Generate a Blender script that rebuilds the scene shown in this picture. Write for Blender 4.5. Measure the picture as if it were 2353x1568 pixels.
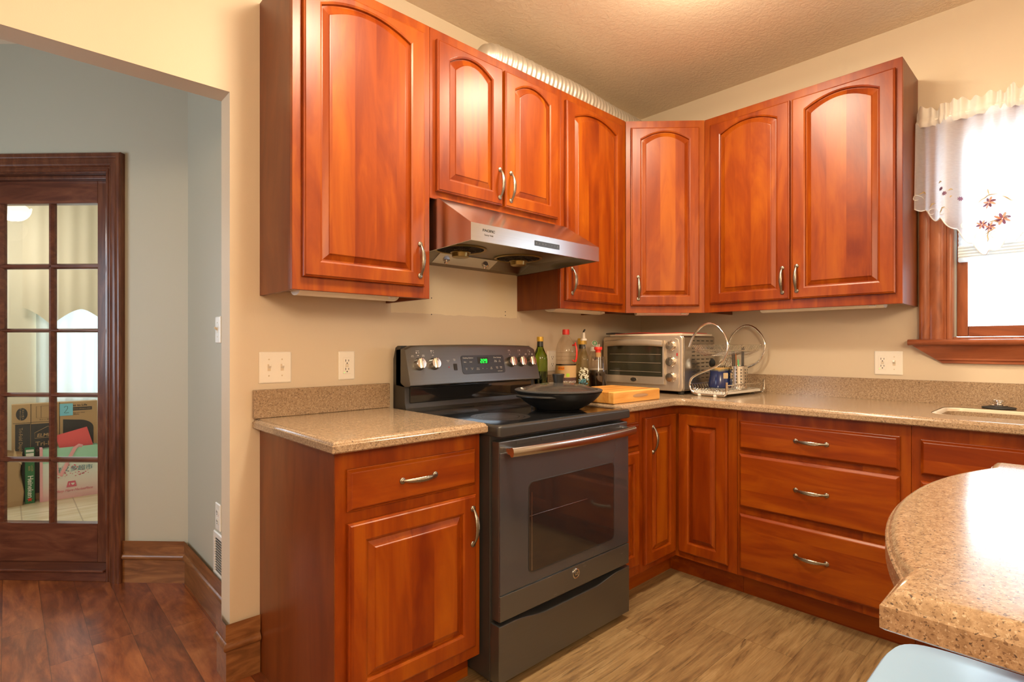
import bpy, bmesh, math, random
from mathutils import Vector, Matrix
random.seed(7)
PI = math.pi
SC = bpy.context.scene
COL = SC.collection
for o in list(bpy.data.objects):
    bpy.data.objects.remove(o)

# ------------------------------------------------------------------ camera
cam = bpy.data.cameras.new('camera')
cam.sensor_fit = 'HORIZONTAL'
cam.sensor_width = 36.0
cam.lens = 1242.48 * 36.0 / 2353.0
cam.shift_y = 12.0 / 2353.0
cam.clip_start = 0.02
cam_o = bpy.data.objects.new('camera', cam)
COL.objects.link(cam_o)
cam_o.location = (-3.1126, -2.059, 1.1744)
cam_o.rotation_euler = (PI / 2, 0, math.radians(46.8926 - 90))
SC.camera = cam_o

# ------------------------------------------------------------------ light and exposure
SC.view_settings.view_transform = 'Standard'
SC.view_settings.look = 'None'
SC.view_settings.gamma = 1.0
SC.view_settings.use_curve_mapping = False
SC.view_settings.exposure = 0.0
w = bpy.data.worlds.new('daylight')
SC.world = w
w.use_nodes = True
bg = w.node_tree.nodes['Background']
bg.inputs['Color'].default_value = (0.74, 0.88, 1.0, 1)
bg.inputs['Strength'].default_value = 11.0


def lamp(name, loc, power, colr, radius):
    l = bpy.data.lights.new(name, 'POINT')
    l.energy = power
    l.color = colr
    l.shadow_soft_size = radius
    o = bpy.data.objects.new(name, l)
    o.location = loc
    o['kind'] = 'helper'
    COL.objects.link(o)
    return o


def portal(name, loc, rot, sx, sy):
    l = bpy.data.lights.new(name, 'AREA')
    l.shape = 'RECTANGLE'
    l.size = sx
    l.size_y = sy
    l.cycles.is_portal = True
    o = bpy.data.objects.new(name, l)
    o.location = loc
    o.rotation_euler = rot
    o['kind'] = 'helper'
    COL.objects.link(o)


WARM = (1.0, 0.84, 0.61)


def disk(name, loc, power, colr, size):
    l = bpy.data.lights.new(name, 'AREA')
    l.shape = 'DISK'
    l.size = size
    l.energy = power
    l.color = colr
    o = bpy.data.objects.new(name, l)
    o.location = loc
    o['kind'] = 'helper'
    COL.objects.link(o)


# two shaded ceiling fixtures over the work aisle, plus unseen fill lights added behind the camera
disk('kitchen_lamp', (-1.15, -1.02, 2.62), 26, WARM, 0.36)
disk('kitchen_lamp', (-2.17, -1.06, 2.62), 28, WARM, 0.30)
lamp('kitchen_lamp_glow', (-1.15, -1.05, 2.47), 10, WARM, 0.12)
lamp('kitchen_lamp_glow', (-2.17, -1.08, 2.52), 19, WARM, 0.12)
lamp('dining_fill', (-3.9, -3.3, 2.1), 150, (1.0, 0.81, 0.58), 0.30)
lamp('dining_fill', (-1.7, -3.9, 2.15), 50, (1.0, 0.81, 0.58), 0.25)
lamp('sunroom_lamp', (-3.085, 3.0, 1.98), 9, (1.0, 0.92, 0.78), 0.08)
portal('window_portal', (0.17, -2.07, 1.66), (0, PI / 2, 0), 0.95, 0.92)
portal('hall_portal', (-4.84, 0.72, 1.45), (0, -PI / 2, 0), 1.0, 0.9)
portal('sunroom_portal', (-3.975, 3.76, 1.5), (-PI / 2, 0, 0), 1.05, 1.2)


# ------------------------------------------------------------------ materials
class NT:
    def __init__(s, name):
        s.m = bpy.data.materials.new(name)
        s.m.use_nodes = True
        s.t = s.m.node_tree
        s.p = s.t.nodes['Principled BSDF']
        s.out = s.t.nodes['Material Output']

    def add(s, typ, ins=None, **props):
        n = s.t.nodes.new(typ)
        for k, v in props.items():
            setattr(n, k, v)
        for k, v in (ins or {}).items():
            s.set(n, k, v)
        return n

    def set(s, n, k, v):
        sock = n.inputs[k]
        if isinstance(v, bpy.types.NodeSocket):
            s.t.links.new(v, sock)
        else:
            sock.default_value = v

    def math(s, op, a, b=0.0, c=None):
        n = s.add('ShaderNodeMath', operation=op)
        s.set(n, 0, a)
        s.set(n, 1, b)
        if c is not None:
            s.set(n, 2, c)
        return n.outputs[0]

    def ramp(s, fac, stops, interp='LINEAR'):
        n = s.add('ShaderNodeValToRGB', {'Fac': fac})
        cr = n.color_ramp
        cr.interpolation = interp
        while len(cr.elements) < len(stops):
            cr.elements.new(0.5)
        for e, (pos, c) in zip(cr.elements, stops):
            e.position = pos
            e.color = (c[0], c[1], c[2], 1)
        return n.outputs['Color']

    def mix(s, fac, a, b, blend='MIX'):
        n = s.add('ShaderNodeMixRGB', blend_type=blend)
        s.set(n, 'Fac', fac)
        for k, v in (('Color1', a), ('Color2', b)):
            s.set(n, k, v if isinstance(v, bpy.types.NodeSocket) else (v[0], v[1], v[2], 1))
        return n.outputs['Color']

    def obj(s):
        return s.add('ShaderNodeTexCoord').outputs['Object']

    def sep(s, v):
        n = s.add('ShaderNodeSeparateXYZ', {'Vector': v})
        return n.outputs['X'], n.outputs['Y'], n.outputs['Z']

    def comb(s, x, y, z):
        return s.add('ShaderNodeCombineXYZ', {'X': x, 'Y': y, 'Z': z}).outputs[0]

    def mapping(s, v, scale, loc=(0, 0, 0)):
        return s.add('ShaderNodeMapping', {'Vector': v, 'Scale': scale, 'Location': loc}).outputs[0]

    def noise(s, v, scale, detail=4.0, dist=0.0, rough=0.5):
        return s.add('ShaderNodeTexNoise', {'Vector': v, 'Scale': scale, 'Detail': detail, 'Distortion': dist,
                                            'Roughness': rough}).outputs['Fac']

    def bump(s, h, strength, dist=0.01):
        n = s.add('ShaderNodeBump', {'Height': h, 'Strength': strength, 'Distance': dist})
        s.t.links.new(n.outputs[0], s.p.inputs['Normal'])

    def P(s, **kw):
        for k, v in kw.items():
            k = k.replace('_', ' ')
            if isinstance(v, tuple) and len(v) == 3:
                v = (*v, 1)
            s.set(s.p, k, v)
        return s.m


def srgb(r, g, b):
    f = lambda c: (c / 255 / 12.92) if c / 255 <= 0.04045 else ((c / 255 + 0.055) / 1.055) ** 2.4
    return (f(r), f(g), f(b))


def plain(name, c, rough=0.5, metal=0.0, spec=0.5, **kw):
    n = NT(name)
    v = n.obj()
    nz = n.noise(v, 40.0, 2.0)
    colr = n.mix(n.math('MULTIPLY', nz, 0.12), c, tuple(x * 0.82 for x in c))
    n.P(Base_Color=colr, Roughness=rough, Metallic=metal, Specular_IOR_Level=spec, **kw)
    return n.m


def wood(name, axis, dark, mid, light, rough=0.3, board=0.085, coat=0.25, bscale=1.0, boardvar=0.35, acr=None):
    n = NT(name)
    rnd = n.add('ShaderNodeObjectInfo').outputs['Random']
    v = n.obj()
    off = n.math('MULTIPLY', rnd, 13.0)
    vv = n.add('ShaderNodeVectorMath', operation='ADD')
    n.set(vv, 0, v)
    n.t.links.new(n.comb(off, off, off), vv.inputs[1])
    V = vv.outputs[0]
    x, y, z = n.sep(v)
    across = {'z': x, 'x': z, 'y': x}[axis] if acr is None else {'x': x, 'y': y, 'z': z}[acr]
    bid = n.math('FLOOR', n.math('ADD', n.math('DIVIDE', across, board), n.math('MULTIPLY', rnd, 31.0)))
    wn = n.add('ShaderNodeTexWhiteNoise', noise_dimensions='1D')
    n.set(wn, 'W', bid)
    r1 = wn.outputs['Value']
    sc = {'z': (5, 5, 0.9), 'x': (0.9, 5, 5), 'y': (5, 0.9, 5)}[axis]
    sc2 = {'z': (110, 110, 5), 'x': (5, 110, 110), 'y': (110, 5, 110)}[axis]
    shift = n.add('ShaderNodeVectorMath', operation='ADD')
    n.set(shift, 0, V)
    n.t.links.new(n.comb(n.math('MULTIPLY', r1, 5.0), n.math('MULTIPLY', r1, 3.0), n.math('MULTIPLY', r1, 9.0)), shift.inputs[1])
    a = n.noise(n.mapping(shift.outputs[0], tuple(k * bscale for k in sc)), 1.6, 5.0, 1.6, 0.55)
    b = n.noise(n.mapping(shift.outputs[0], sc2), 1.0, 3.0, 0.4)
    f = n.math('ADD', n.math('MULTIPLY', a, 0.9), n.math('MULTIPLY', b, 0.10))
    f = n.math('ADD', f, n.math('MULTIPLY', n.math('SUBTRACT', r1, 0.5), boardvar))
    c = n.ramp(f, [(0.25, dark), (0.5, mid), (0.75, light)])
    n.bump(b, 0.05, 0.001)
    n.P(Base_Color=c, Roughness=rough, Specular_IOR_Level=0.3, Coat_Weight=coat * 0.7, Coat_Roughness=0.2)
    return n.m


def plank(name, along, width, length, stops, gs, stretch, dist, rough, boardvar, bump=0.1, spec=0.5, coat=0.0, vofs=0.0, streak=0.0, seam_amt=0.6):
    n = NT(name)
    x, y, z = n.sep(n.obj())
    u, v = (x, y) if along == 'x' else (y, x)
    v = n.math('ADD', v, vofs)
    row = n.math('FLOOR', n.math('DIVIDE', v, width))
    w1 = n.add('ShaderNodeTexWhiteNoise', {'W': row}, noise_dimensions='1D').outputs['Value']
    uu = n.math('ADD', n.math('DIVIDE', u, length), n.math('MULTIPLY', w1, 7.3))
    colm = n.math('FLOOR', uu)
    w2 = n.add('ShaderNodeTexWhiteNoise', {'Vector': n.comb(row, colm, 0.0)}, noise_dimensions='2D')
    r = w2.outputs['Value']
    vec = n.comb(n.math('ADD', n.math('MULTIPLY', u, gs), n.math('MULTIPLY', r, 40.0)),
                 n.math('MULTIPLY', v, gs * stretch), n.math('MULTIPLY', r, 17.0))
    g = n.noise(vec, 1.0, 8.0, dist, 0.6)
    g2 = n.noise(n.mapping(vec, (3.0, 7.0, 1.0)), 1.0, 5.0, 0.3, 0.7)
    f = n.math('ADD', n.math('MULTIPLY', g, 0.58), n.math('MULTIPLY', g2, 0.42))
    f = n.math('ADD', f, n.math('MULTIPLY', n.math('SUBTRACT', r, 0.5), boardvar))
    c = n.ramp(f, stops)
    if streak:
        g3 = n.noise(n.mapping(vec, (1.3, 1.7, 1.0), (3.0, 5.0, 0.0)), 1.0, 7.0, 2.2, 0.65)
        m3 = n.add('ShaderNodeMapRange', {'Value': g3, 'From Min': 0.56, 'From Max': 0.68}).outputs[0]
        c = n.mix(n.math('MULTIPLY', m3, streak), c, (0.07, 0.04, 0.02))
        g4 = n.noise(n.mapping(vec, (0.35, 0.22, 1.0), (9.0, 2.0, 0.0)), 1.0, 3.0, 1.0)
        c = n.mix(n.math('MULTIPLY', n.math('SUBTRACT', g4, 0.4), 1.2), c, (0.21, 0.135, 0.065))
    fv = n.math('FRACT', n.math('DIVIDE', v, width))
    fu = n.math('FRACT', uu)
    ev = n.math('MINIMUM', fv, n.math('SUBTRACT', 1.0, fv))
    eu = n.math('MULTIPLY', n.math('MINIMUM', fu, n.math('SUBTRACT', 1.0, fu)), length / width)
    seam = n.math('LESS_THAN', n.math('MINIMUM', ev, eu), 0.0085)
    c = n.mix(n.math('MULTIPLY', seam, seam_amt), c, (0.03, 0.015, 0.008))
    n.bump(n.math('SUBTRACT', g2, seam), bump, 0.002)
    n.P(Base_Color=c, Roughness=rough, Specular_IOR_Level=spec, Coat_Weight=coat, Coat_Roughness=0.15)
    return n.m


def quartz(name, k=1.0):
    n = NT(name)
    v = n.obj()
    base = n.ramp(n.noise(v, 130.0, 5.0, 0.3, 0.7), [(0.32, (0.23 * k, 0.150 * k, 0.088 * k)), (0.52, (0.34 * k, 0.235 * k, 0.145 * k)), (0.70, (0.45 * k, 0.335 * k, 0.22 * k))])

    def flecks(scale, ofs, lo, hi, col, under, amt):
        f = n.noise(n.mapping(v, (1, 1, 1), (ofs, ofs * 2, ofs * 3)), scale, 1.5, 0.4)
        m = n.add('ShaderNodeMapRange', {'Value': f, 'From Min': lo, 'From Max': hi}).outputs[0]
        return n.mix(n.math('MULTIPLY', m, amt), under, col)
    c = flecks(300.0, 1.7, 0.60, 0.66, (0.14 * k, 0.085 * k, 0.055 * k), base, 0.8)
    c = flecks(330.0, 4.1, 0.63, 0.68, (0.56 * k, 0.47 * k, 0.35 * k), c, 0.55)
    c = flecks(230.0, 8.3, 0.655, 0.70, (0.05 * k, 0.04 * k, 0.04 * k), c, 0.85)
    n.P(Base_Color=c, Roughness=0.16, Specular_IOR_Level=0.5)
    return n.m


def wall_paint(name, c, patch=False, bump=0.12):
    n = NT(name)
    v = n.obj()
    f = n.noise(v, 1.3, 3.0)
    colr = n.mix(n.math('MULTIPLY', f, 0.15), c, tuple(k * 0.9 for k in c))
    if patch:   # older paint left bare where an earlier backsplash stood, with a ragged lower border
        x, y, z = n.sep(v)
        nz = n.math('MULTIPLY', n.math('SUBTRACT', n.noise(v, 14.0, 4.0), 0.5), 0.02)
        m = n.math('GREATER_THAN', n.math('ADD', z, nz), 1.322)
        m = n.math('MULTIPLY', m, n.math('LESS_THAN', x, -1.15))
        m = n.math('MULTIPLY', m, n.math('GREATER_THAN', x, -1.9))
        m = n.math('MULTIPLY', m, n.math('LESS_THAN', z, 1.75))
        colr = n.mix(n.math('MULTIPLY', m, 0.75), colr, (0.78, 0.69, 0.49))
    h = n.noise(v, 260.0, 3.0)
    n.bump(h, bump, 0.002)
    n.P(Base_Color=colr, Roughness=0.55, Specular_IOR_Level=0.3)
    return n.m


def brushed(name, c, rough, axis, aniso=0.5, metal=1.0, var=0.35):
    n = NT(name)
    sc = {'x': (2, 300, 300), 'z': (300, 300, 2), 'y': (300, 2, 300)}[axis]
    h = n.noise(n.mapping(n.obj(), sc), 1.0, 3.0)
    colr = n.mix(n.math('MULTIPLY', h, var), c, tuple(k * 0.6 for k in c))
    n.bump(h, 0.04, 0.0005)
    n.P(Base_Color=colr, Roughness=rough, Metallic=metal)
    return n.m


def pane_mat(name, tint=(1, 1, 1), refl=1.0):
    n = NT(name)
    tr = n.add('ShaderNodeBsdfTransparent', {'Color': (*tint, 1)})
    gl = n.add('ShaderNodeBsdfGlossy', {'Color': (refl, refl, refl, 1), 'Roughness': 0.02})
    bf = n.add('ShaderNodeNewGeometry').outputs['Backfacing']
    fr = n.add('ShaderNodeFresnel', {'IOR': n.math('SUBTRACT', 1.5, n.math('MULTIPLY', bf, 0.8333))})
    mx = n.add('ShaderNodeMixShader')
    n.t.links.new(fr.outputs[0], mx.inputs[0])
    n.t.links.new(tr.outputs[0], mx.inputs[1])
    n.t.links.new(gl.outputs[0], mx.inputs[2])
    n.t.links.new(mx.outputs[0], n.out.inputs['Surface'])
    return n.m


def sheer(name, c, see, trans=0.5, weave=True):
    n = NT(name)
    v = n.obj()
    tr = n.add('ShaderNodeBsdfTransparent')
    df = n.add('ShaderNodeBsdfDiffuse', {'Color': (*c, 1)})
    tl = n.add('ShaderNodeBsdfTranslucent', {'Color': (*c, 1)})
    m1 = n.add('ShaderNodeMixShader', {0: trans})
    n.t.links.new(df.outputs[0], m1.inputs[1])
    n.t.links.new(tl.outputs[0], m1.inputs[2])
    m2 = n.add('ShaderNodeMixShader')
    if weave:
        t = n.noise(n.mapping(v, (40, 40, 900)), 1.0, 2.0)
        n.set(m2, 0, n.math('ADD', n.math('MULTIPLY', n.math('SUBTRACT', t, 0.5), 0.32), 1.0 - see))
    else:
        n.set(m2, 0, 1.0 - see)
    n.t.links.new(tr.outputs[0], m2.inputs[1])
    n.t.links.new(m1.outputs[0], m2.inputs[2])
    n.t.links.new(m2.outputs[0], n.out.inputs['Surface'])
    return n.m


def glass(name, c, rough=0.03):
    n = NT(name)
    n.P(Base_Color=c, Roughness=rough, Transmission_Weight=1.0, IOR=1.45)
    return n.m


def emit(name, c, s):
    n = NT(name)
    n.P(Base_Color=c, Emission_Color=c, Emission_Strength=s)
    return n.m


CH = ((0.138, 0.0160, 0.0009), (0.224, 0.037, 0.0012), (0.322, 0.076, 0.0026))
M = {}
M['cherry'] = wood('cherry_vertical', 'z', *CH, rough=0.36, coat=0.12, board=0.4, boardvar=0.12)
M['cherry_panel'] = wood('cherry_boards', 'z', *CH, rough=0.34, coat=0.12, board=0.082, boardvar=0.34)
M['cherry_h'] = wood('cherry_horizontal', 'x', *CH, rough=0.36, coat=0.12, board=0.075, boardvar=0.22)
M['cherry_side'] = wood('cherry_side', 'z', (0.10, 0.020, 0.003), (0.15, 0.032, 0.0045), (0.20, 0.050, 0.007), rough=0.4, board=0.6, boardvar=0.1)
M['trim_v'] = wood('dark_trim_vertical', 'z', (0.055, 0.018, 0.009), (0.11, 0.036, 0.018), (0.19, 0.07, 0.032), rough=0.3, board=2, bscale=2.5, boardvar=0.0)
M['trim_h'] = wood('dark_trim_horizontal', 'x', (0.06, 0.018, 0.010), (0.12, 0.038, 0.020), (0.19, 0.07, 0.034), rough=0.3, board=2, bscale=2.5, boardvar=0.0)
M['base_h'] = wood('baseboard_wood', 'x', (0.11, 0.042, 0.014), (0.21, 0.085, 0.03), (0.33, 0.15, 0.055), rough=0.35, board=2, bscale=3.0, boardvar=0.0)
M['win_v'] = wood('window_wood_vertical', 'z', (0.17, 0.045, 0.016), (0.30, 0.085, 0.03), (0.42, 0.14, 0.055), rough=0.35, board=2, bscale=2.0, boardvar=0.0)
M['win_y'] = wood('window_wood_horizontal', 'y', (0.15, 0.038, 0.014), (0.27, 0.075, 0.028), (0.38, 0.12, 0.05), rough=0.35, board=2, bscale=2.0, boardvar=0.0)
M['vinyl'] = plank('vinyl_planks', 'x', 0.185, 1.22,
                   [(0.30, (0.06, 0.03, 0.013)), (0.42, (0.17, 0.098, 0.042)), (0.54, (0.27, 0.172, 0.075)), (0.72, (0.38, 0.265, 0.135))],
                   2.2, 9.0, 1.5, 0.42, 0.10, 0.06, streak=0.75, seam_amt=0.3)
M['hardwood'] = plank('hardwood_planks', 'y', 0.13, 0.78,
                      [(0.30, (0.07, 0.017, 0.007)), (0.46, (0.19, 0.05, 0.016)), (0.58, (0.31, 0.092, 0.026)), (0.75, (0.46, 0.18, 0.06))],
                      2.0, 2.6, 3.2, 0.30, 0.14, 0.03, coat=0.0, vofs=0.005)
M['quartz'] = quartz('speckled_quartz')
M['wall'] = wall_paint('beige_wall_paint', (0.63, 0.53, 0.395), True)
M['wall2'] = wall_paint('beige_wall_paint_plain', (0.63, 0.53, 0.395))
M['hallpaint'] = wall_paint('grey_beige_hall_paint', (0.455, 0.43, 0.34))
M['sunpaint'] = wall_paint('cream_sunroom_paint', (0.80, 0.74, 0.58))


def ceiling_mat():
    n = NT('textured_ceiling')
    v = n.obj()
    h = n.ramp(n.noise(v, 55.0, 5.0, 0.6), [(0.42, (0, 0, 0)), (0.58, (1, 1, 1))])
    n.bump(h, 0.28, 0.003)
    n.P(Base_Color=(0.80, 0.68, 0.52), Roughness=0.8, Specular_IOR_Level=0.2)
    return n.m


def tile_mat():
    n = NT('cream_floor_tile')
    x, y, z = n.sep(n.obj())
    fx = n.math('FRACT', n.math('DIVIDE', n.math('ADD', x, 3.034), 0.3))
    fy = n.math('FRACT', n.math('DIVIDE', y, 0.6))
    e = n.math('MINIMUM', n.math('MINIMUM', fx, n.math('SUBTRACT', 1.0, fx)),
               n.math('MULTIPLY', n.math('MINIMUM', fy, n.math('SUBTRACT', 1.0, fy)), 2.0))
    g = n.math('LESS_THAN', e, 0.012)
    nz = n.noise(n.mapping(n.obj(), (3, 14, 1)), 1.0, 4.0, 0.5)
    c = n.ramp(nz, [(0.3, (0.60, 0.47, 0.28)), (0.7, (0.74, 0.62, 0.42))])
    c = n.mix(n.math('MULTIPLY', g, 0.6), c, (0.36, 0.29, 0.2))
    n.P(Base_Color=c, Roughness=0.25)
    return n.m


M['ceiling'] = ceiling_mat()
M['tile'] = tile_mat()
M['white'] = plain('white_plastic', (0.80, 0.76, 0.68), 0.25)
M['ivory'] = plain('ivory_plastic', (0.62, 0.52, 0.38), 0.3)
M['dark_slot'] = plain('dark_slot', (0.03, 0.028, 0.026), 0.6)
M['pewter'] = brushed('antique_pewter', (0.36, 0.335, 0.285), 0.33, 'z', var=0.5)
M['steel'] = brushed('brushed_steel', (0.61, 0.60, 0.60), 0.21, 'x')
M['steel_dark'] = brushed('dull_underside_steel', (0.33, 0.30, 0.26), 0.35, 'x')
M['chrome'] = plain('chrome', (0.80, 0.79, 0.77), 0.1, 1.0)
M['knob_steel'] = plain('satin_knob_steel', (0.72, 0.66, 0.60), 0.18, 1.0)
M['slate'] = brushed('black_stainless', (0.165, 0.168, 0.166), 0.32, 'x', metal=0.85, var=0.25)
M['slate_side'] = plain('black_enamel_side', (0.028, 0.026, 0.024), 0.35)
M['black_gloss'] = plain('black_gloss', (0.012, 0.012, 0.013), 0.08, Coat_Weight=0.4, Coat_Roughness=0.03)
M['oven_glass'] = plain('oven_door_glass', (0.044, 0.047, 0.056), 0.13, spec=0.8, Coat_Weight=0.5, Coat_Roughness=0.08)
M['oven_window'] = plain('oven_window_glass', (0.018, 0.016, 0.017), 0.07, spec=0.8, Coat_Weight=0.6, Coat_Roughness=0.05)
M['panel_blue'] = plain('control_panel_film', (0.035, 0.042, 0.055), 0.3)
M['burner'] = plain('burner_ring', (0.034, 0.029, 0.027), 0.2)
M['print_white'] = plain('white_print', (0.65, 0.65, 0.62), 0.5)
M['print_black'] = plain('black_print', (0.02, 0.02, 0.02), 0.5)
M['green_led'] = emit('green_led', (0.0, 1.0, 0.05), 2.2)
M['red_led'] = plain('red_led', (0.45, 0.02, 0.02), 0.3)
M['brass_oil'] = plain('oily_brass_cup', (0.36, 0.27, 0.10), 0.3, 0.7)
M['grill_light'] = plain('dim_button_print', (0.22, 0.24, 0.25), 0.5)
M['grill_dark'] = plain('fan_grill_dark', (0.05, 0.04, 0.03), 0.45, 0.5)
M['castblack'] = plain('cast_black', (0.012, 0.012, 0.012), 0.42)
M['rim_grey'] = plain('silicone_rim_grey', (0.045, 0.045, 0.045), 0.4)
M['lid_smoke'] = plain('smoked_lid', (0.05, 0.043, 0.037), 0.14, spec=0.7)
M['butcher'] = wood('butcher_block', 'x', (0.40, 0.15, 0.03), (0.60, 0.27, 0.055), (0.72, 0.40, 0.12), rough=0.5, board=0.033, coat=0.0, boardvar=0.3, acr='y')
M['butcher_end'] = plain('worn_groove', (0.42, 0.25, 0.13), 0.7)
M['toaster'] = brushed('toaster_oven_steel', (0.66, 0.57, 0.46), 0.4, 'z', metal=0.8)
M['toaster_side'] = brushed('toaster_side_steel', (0.50, 0.47, 0.43), 0.3, 'z')
M['toaster_glass'] = plain('toaster_window', (0.03, 0.028, 0.018), 0.08, spec=0.7)
M['red'] = plain('red_plastic', (0.72, 0.035, 0.025), 0.35)
M['red_mat'] = plain('red_silicone', (0.62, 0.045, 0.035), 0.6)
M['cream_pad'] = plain('cream_tray', (0.60, 0.50, 0.38), 0.6)
M['dark_cloth'] = plain('dark_cloth', (0.05, 0.04, 0.035), 0.8)
M['clear_plastic'] = pane_mat('clear_plastic', (0.92, 0.92, 0.90))
M['drip'] = plain('white_drip_tray', (0.72, 0.70, 0.64), 0.25)
M['green_glass'] = glass('green_bottle_glass', (0.32, 0.55, 0.03))
M['clear_glass'] = glass('clear_bottle_glass', (0.95, 0.95, 0.92))
M['bottle_clear'] = pane_mat('clear_bottle_wall', (0.93, 0.92, 0.88))
M['bottle_olive'] = pane_mat('olive_bottle_wall', (0.80, 0.76, 0.55))
M['pet'] = pane_mat('clear_jug_plastic', (0.96, 0.94, 0.92))
M['dark_glass'] = plain('very_dark_bottle_glass', (0.012, 0.014, 0.008), 0.08)
M['soy'] = plain('dark_soy_sauce', (0.010, 0.006, 0.004), 0.06)
M['oil'] = glass('pale_oil', (0.85, 0.75, 0.25))
M['gold_cap'] = plain('gold_cap', (0.68, 0.43, 0.04), 0.35, 0.3)
M['black_foil'] = plain('black_foil', (0.02, 0.022, 0.02), 0.3)
M['label_tan'] = plain('tan_label', (0.50, 0.33, 0.15), 0.5)
M['label_brown'] = plain('brown_label', (0.075, 0.03, 0.025), 0.5)
M['label_yellow'] = plain('orange_label', (0.85, 0.26, 0.015), 0.5)
M['lime'] = plain('lime_green', (0.35, 0.55, 0.03), 0.5)
M['white_label'] = plain('white_label', (0.75, 0.74, 0.68), 0.5)
M['flower_white'] = plain('painted_white_flowers', (0.62, 0.64, 0.52), 0.5)
M['flower_teal'] = plain('painted_teal_leaves', (0.06, 0.20, 0.25), 0.5)
M['cork'] = plain('cork', (0.45, 0.28, 0.12), 0.8)
M['cap_white'] = plain('white_cap', (0.75, 0.73, 0.68), 0.4)
M['crock'] = None
M['perf'] = brushed('perforated_steel', (0.70, 0.68, 0.64), 0.25, 'z')
M['chop_dark'] = plain('dark_chopstick', (0.03, 0.02, 0.015), 0.4)
M['chop_brown'] = plain('brown_chopstick', (0.28, 0.10, 0.03), 0.5)
M['chop_green'] = plain('green_straw', (0.10, 0.50, 0.20), 0.4)
M['utensil_black'] = plain('black_nylon', (0.02, 0.022, 0.024), 0.4)
M['sinkwhite'] = plain('cream_sink', (0.74, 0.63, 0.48), 0.25)
M['rubber'] = plain('black_rubber', (0.02, 0.02, 0.02), 0.6)
M['sheer'] = sheer('sheer_valance', (0.95, 0.97, 1.0), 0.11, 0.72)
M['header'] = sheer('gathered_header', (0.93, 0.90, 0.84), 0.03, 0.3, False)
M['shade'] = sheer('cellular_shade', (0.80, 0.86, 0.88), 0.0, 0.6, False)
M['sheer2'] = sheer('reflected_sheer', (0.80, 0.88, 0.88), 0.012, 0.09, False)  # cloth of the curtain that stands in for a reflection
M['valance2'] = sheer('cream_swag', (0.80, 0.74, 0.58), 0.0, 0.02, False)
M['thread_purple'] = plain('purple_thread', (0.19, 0.07, 0.13), 0.6)
M['thread_coral'] = plain('coral_thread', (0.75, 0.36, 0.26), 0.6)
M['thread_tan'] = plain('tan_thread', (0.52, 0.38, 0.18), 0.6)
M['thread_white'] = plain('white_thread', (0.85, 0.84, 0.80), 0.6)
M['pane'] = pane_mat('window_pane')
M['vinylgreen'] = plain('grey_jamb_liner', (0.45, 0.50, 0.48), 0.5)
M['stoolvinyl'] = plain('reflection_blue_vinyl', (0.38, 0.60, 0.86), 0.28)  # grey seat tinted blue in place of the window reflection
M['foil'] = plain('foil_duct', (0.66, 0.62, 0.54), 0.42, 0.75)
M['fixture'] = plain('fixture_plastic', (0.72, 0.66, 0.56), 0.35)
M['card'] = plain('brown_cardboard', (0.50, 0.32, 0.16), 0.75)
M['print_dark'] = plain('dark_box_print', (0.035, 0.035, 0.04), 0.6)
M['kraft'] = plain('kraft_paper', (0.42, 0.27, 0.14), 0.8)
M['kraft_light'] = plain('kraft_paper_inside', (0.60, 0.44, 0.26), 0.8)
M['beer_green'] = plain('green_carton', (0.015, 0.17, 0.06), 0.4)
M['mint'] = plain('mint_fabric', (0.38, 0.72, 0.54), 0.7)
M['pink'] = plain('pink_strap', (0.85, 0.42, 0.45), 0.7)
M['teal_print'] = plain('teal_print', (0.05, 0.22, 0.30), 0.6)
M['rose_print'] = plain('rose_print', (0.72, 0.14, 0.22), 0.6)
M['note'] = plain('blue_sticky_note', (0.22, 0.62, 0.78), 0.7)
M['coral'] = plain('coral_folder', (0.85, 0.12, 0.13), 0.6)
M['lampglass'] = emit('lit_frosted_glass', (1.0, 0.92, 0.76), 1.1)


def bag_mat():
    n = NT('shopping_bag_print')
    x, y, z = n.sep(n.obj())
    c = n.ramp(z, [(0.0, (0.80, 0.45, 0.46)), (0.11, (0.82, 0.70, 0.66)), (0.20, (0.78, 0.80, 0.74)), (0.30, (0.70, 0.80, 0.74))])
    n.P(Base_Color=c, Roughness=0.6)
    return n.m


def crock_mat():
    n = NT('blue_glazed_stoneware')
    x, y, z = n.sep(n.obj())
    nz = n.math('MULTIPLY', n.math('SUBTRACT', n.noise(n.obj(), 30.0, 3.0), 0.5), 0.03)
    f = n.math('ADD', z, nz)
    c = n.ramp(f, [(0.0, (0.012, 0.02, 0.085)), (0.086, (0.016, 0.028, 0.11)), (0.096, (0.22, 0.20, 0.10)), (0.103, (0.50, 0.30, 0.10))])
    n.P(Base_Color=c, Roughness=0.15)
    return n.m


M['bag'] = bag_mat()
M['crock'] = crock_mat()


# ------------------------------------------------------------------ mesh helpers
def box(bm, x0, x1, y0, y1, z0, z1, bev=0.0, seg=2):
    vs = [bm.verts.new((x, y, z)) for x in (x0, x1) for y in (y0, y1) for z in (z0, z1)]
    fs = []
    for f in ((0, 1, 3, 2), (4, 6, 7, 5), (0, 4, 5, 1), (2, 3, 7, 6), (0, 2, 6, 4), (1, 5, 7, 3)):
        fs.append(bm.faces.new([vs[i] for i in f]))
    if bev > 0:
        es = list({e for f in fs for e in f.edges})
        bmesh.ops.bevel(bm, geom=es, offset=bev, segments=seg, affect='EDGES', profile=0.5)
    return vs


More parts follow.
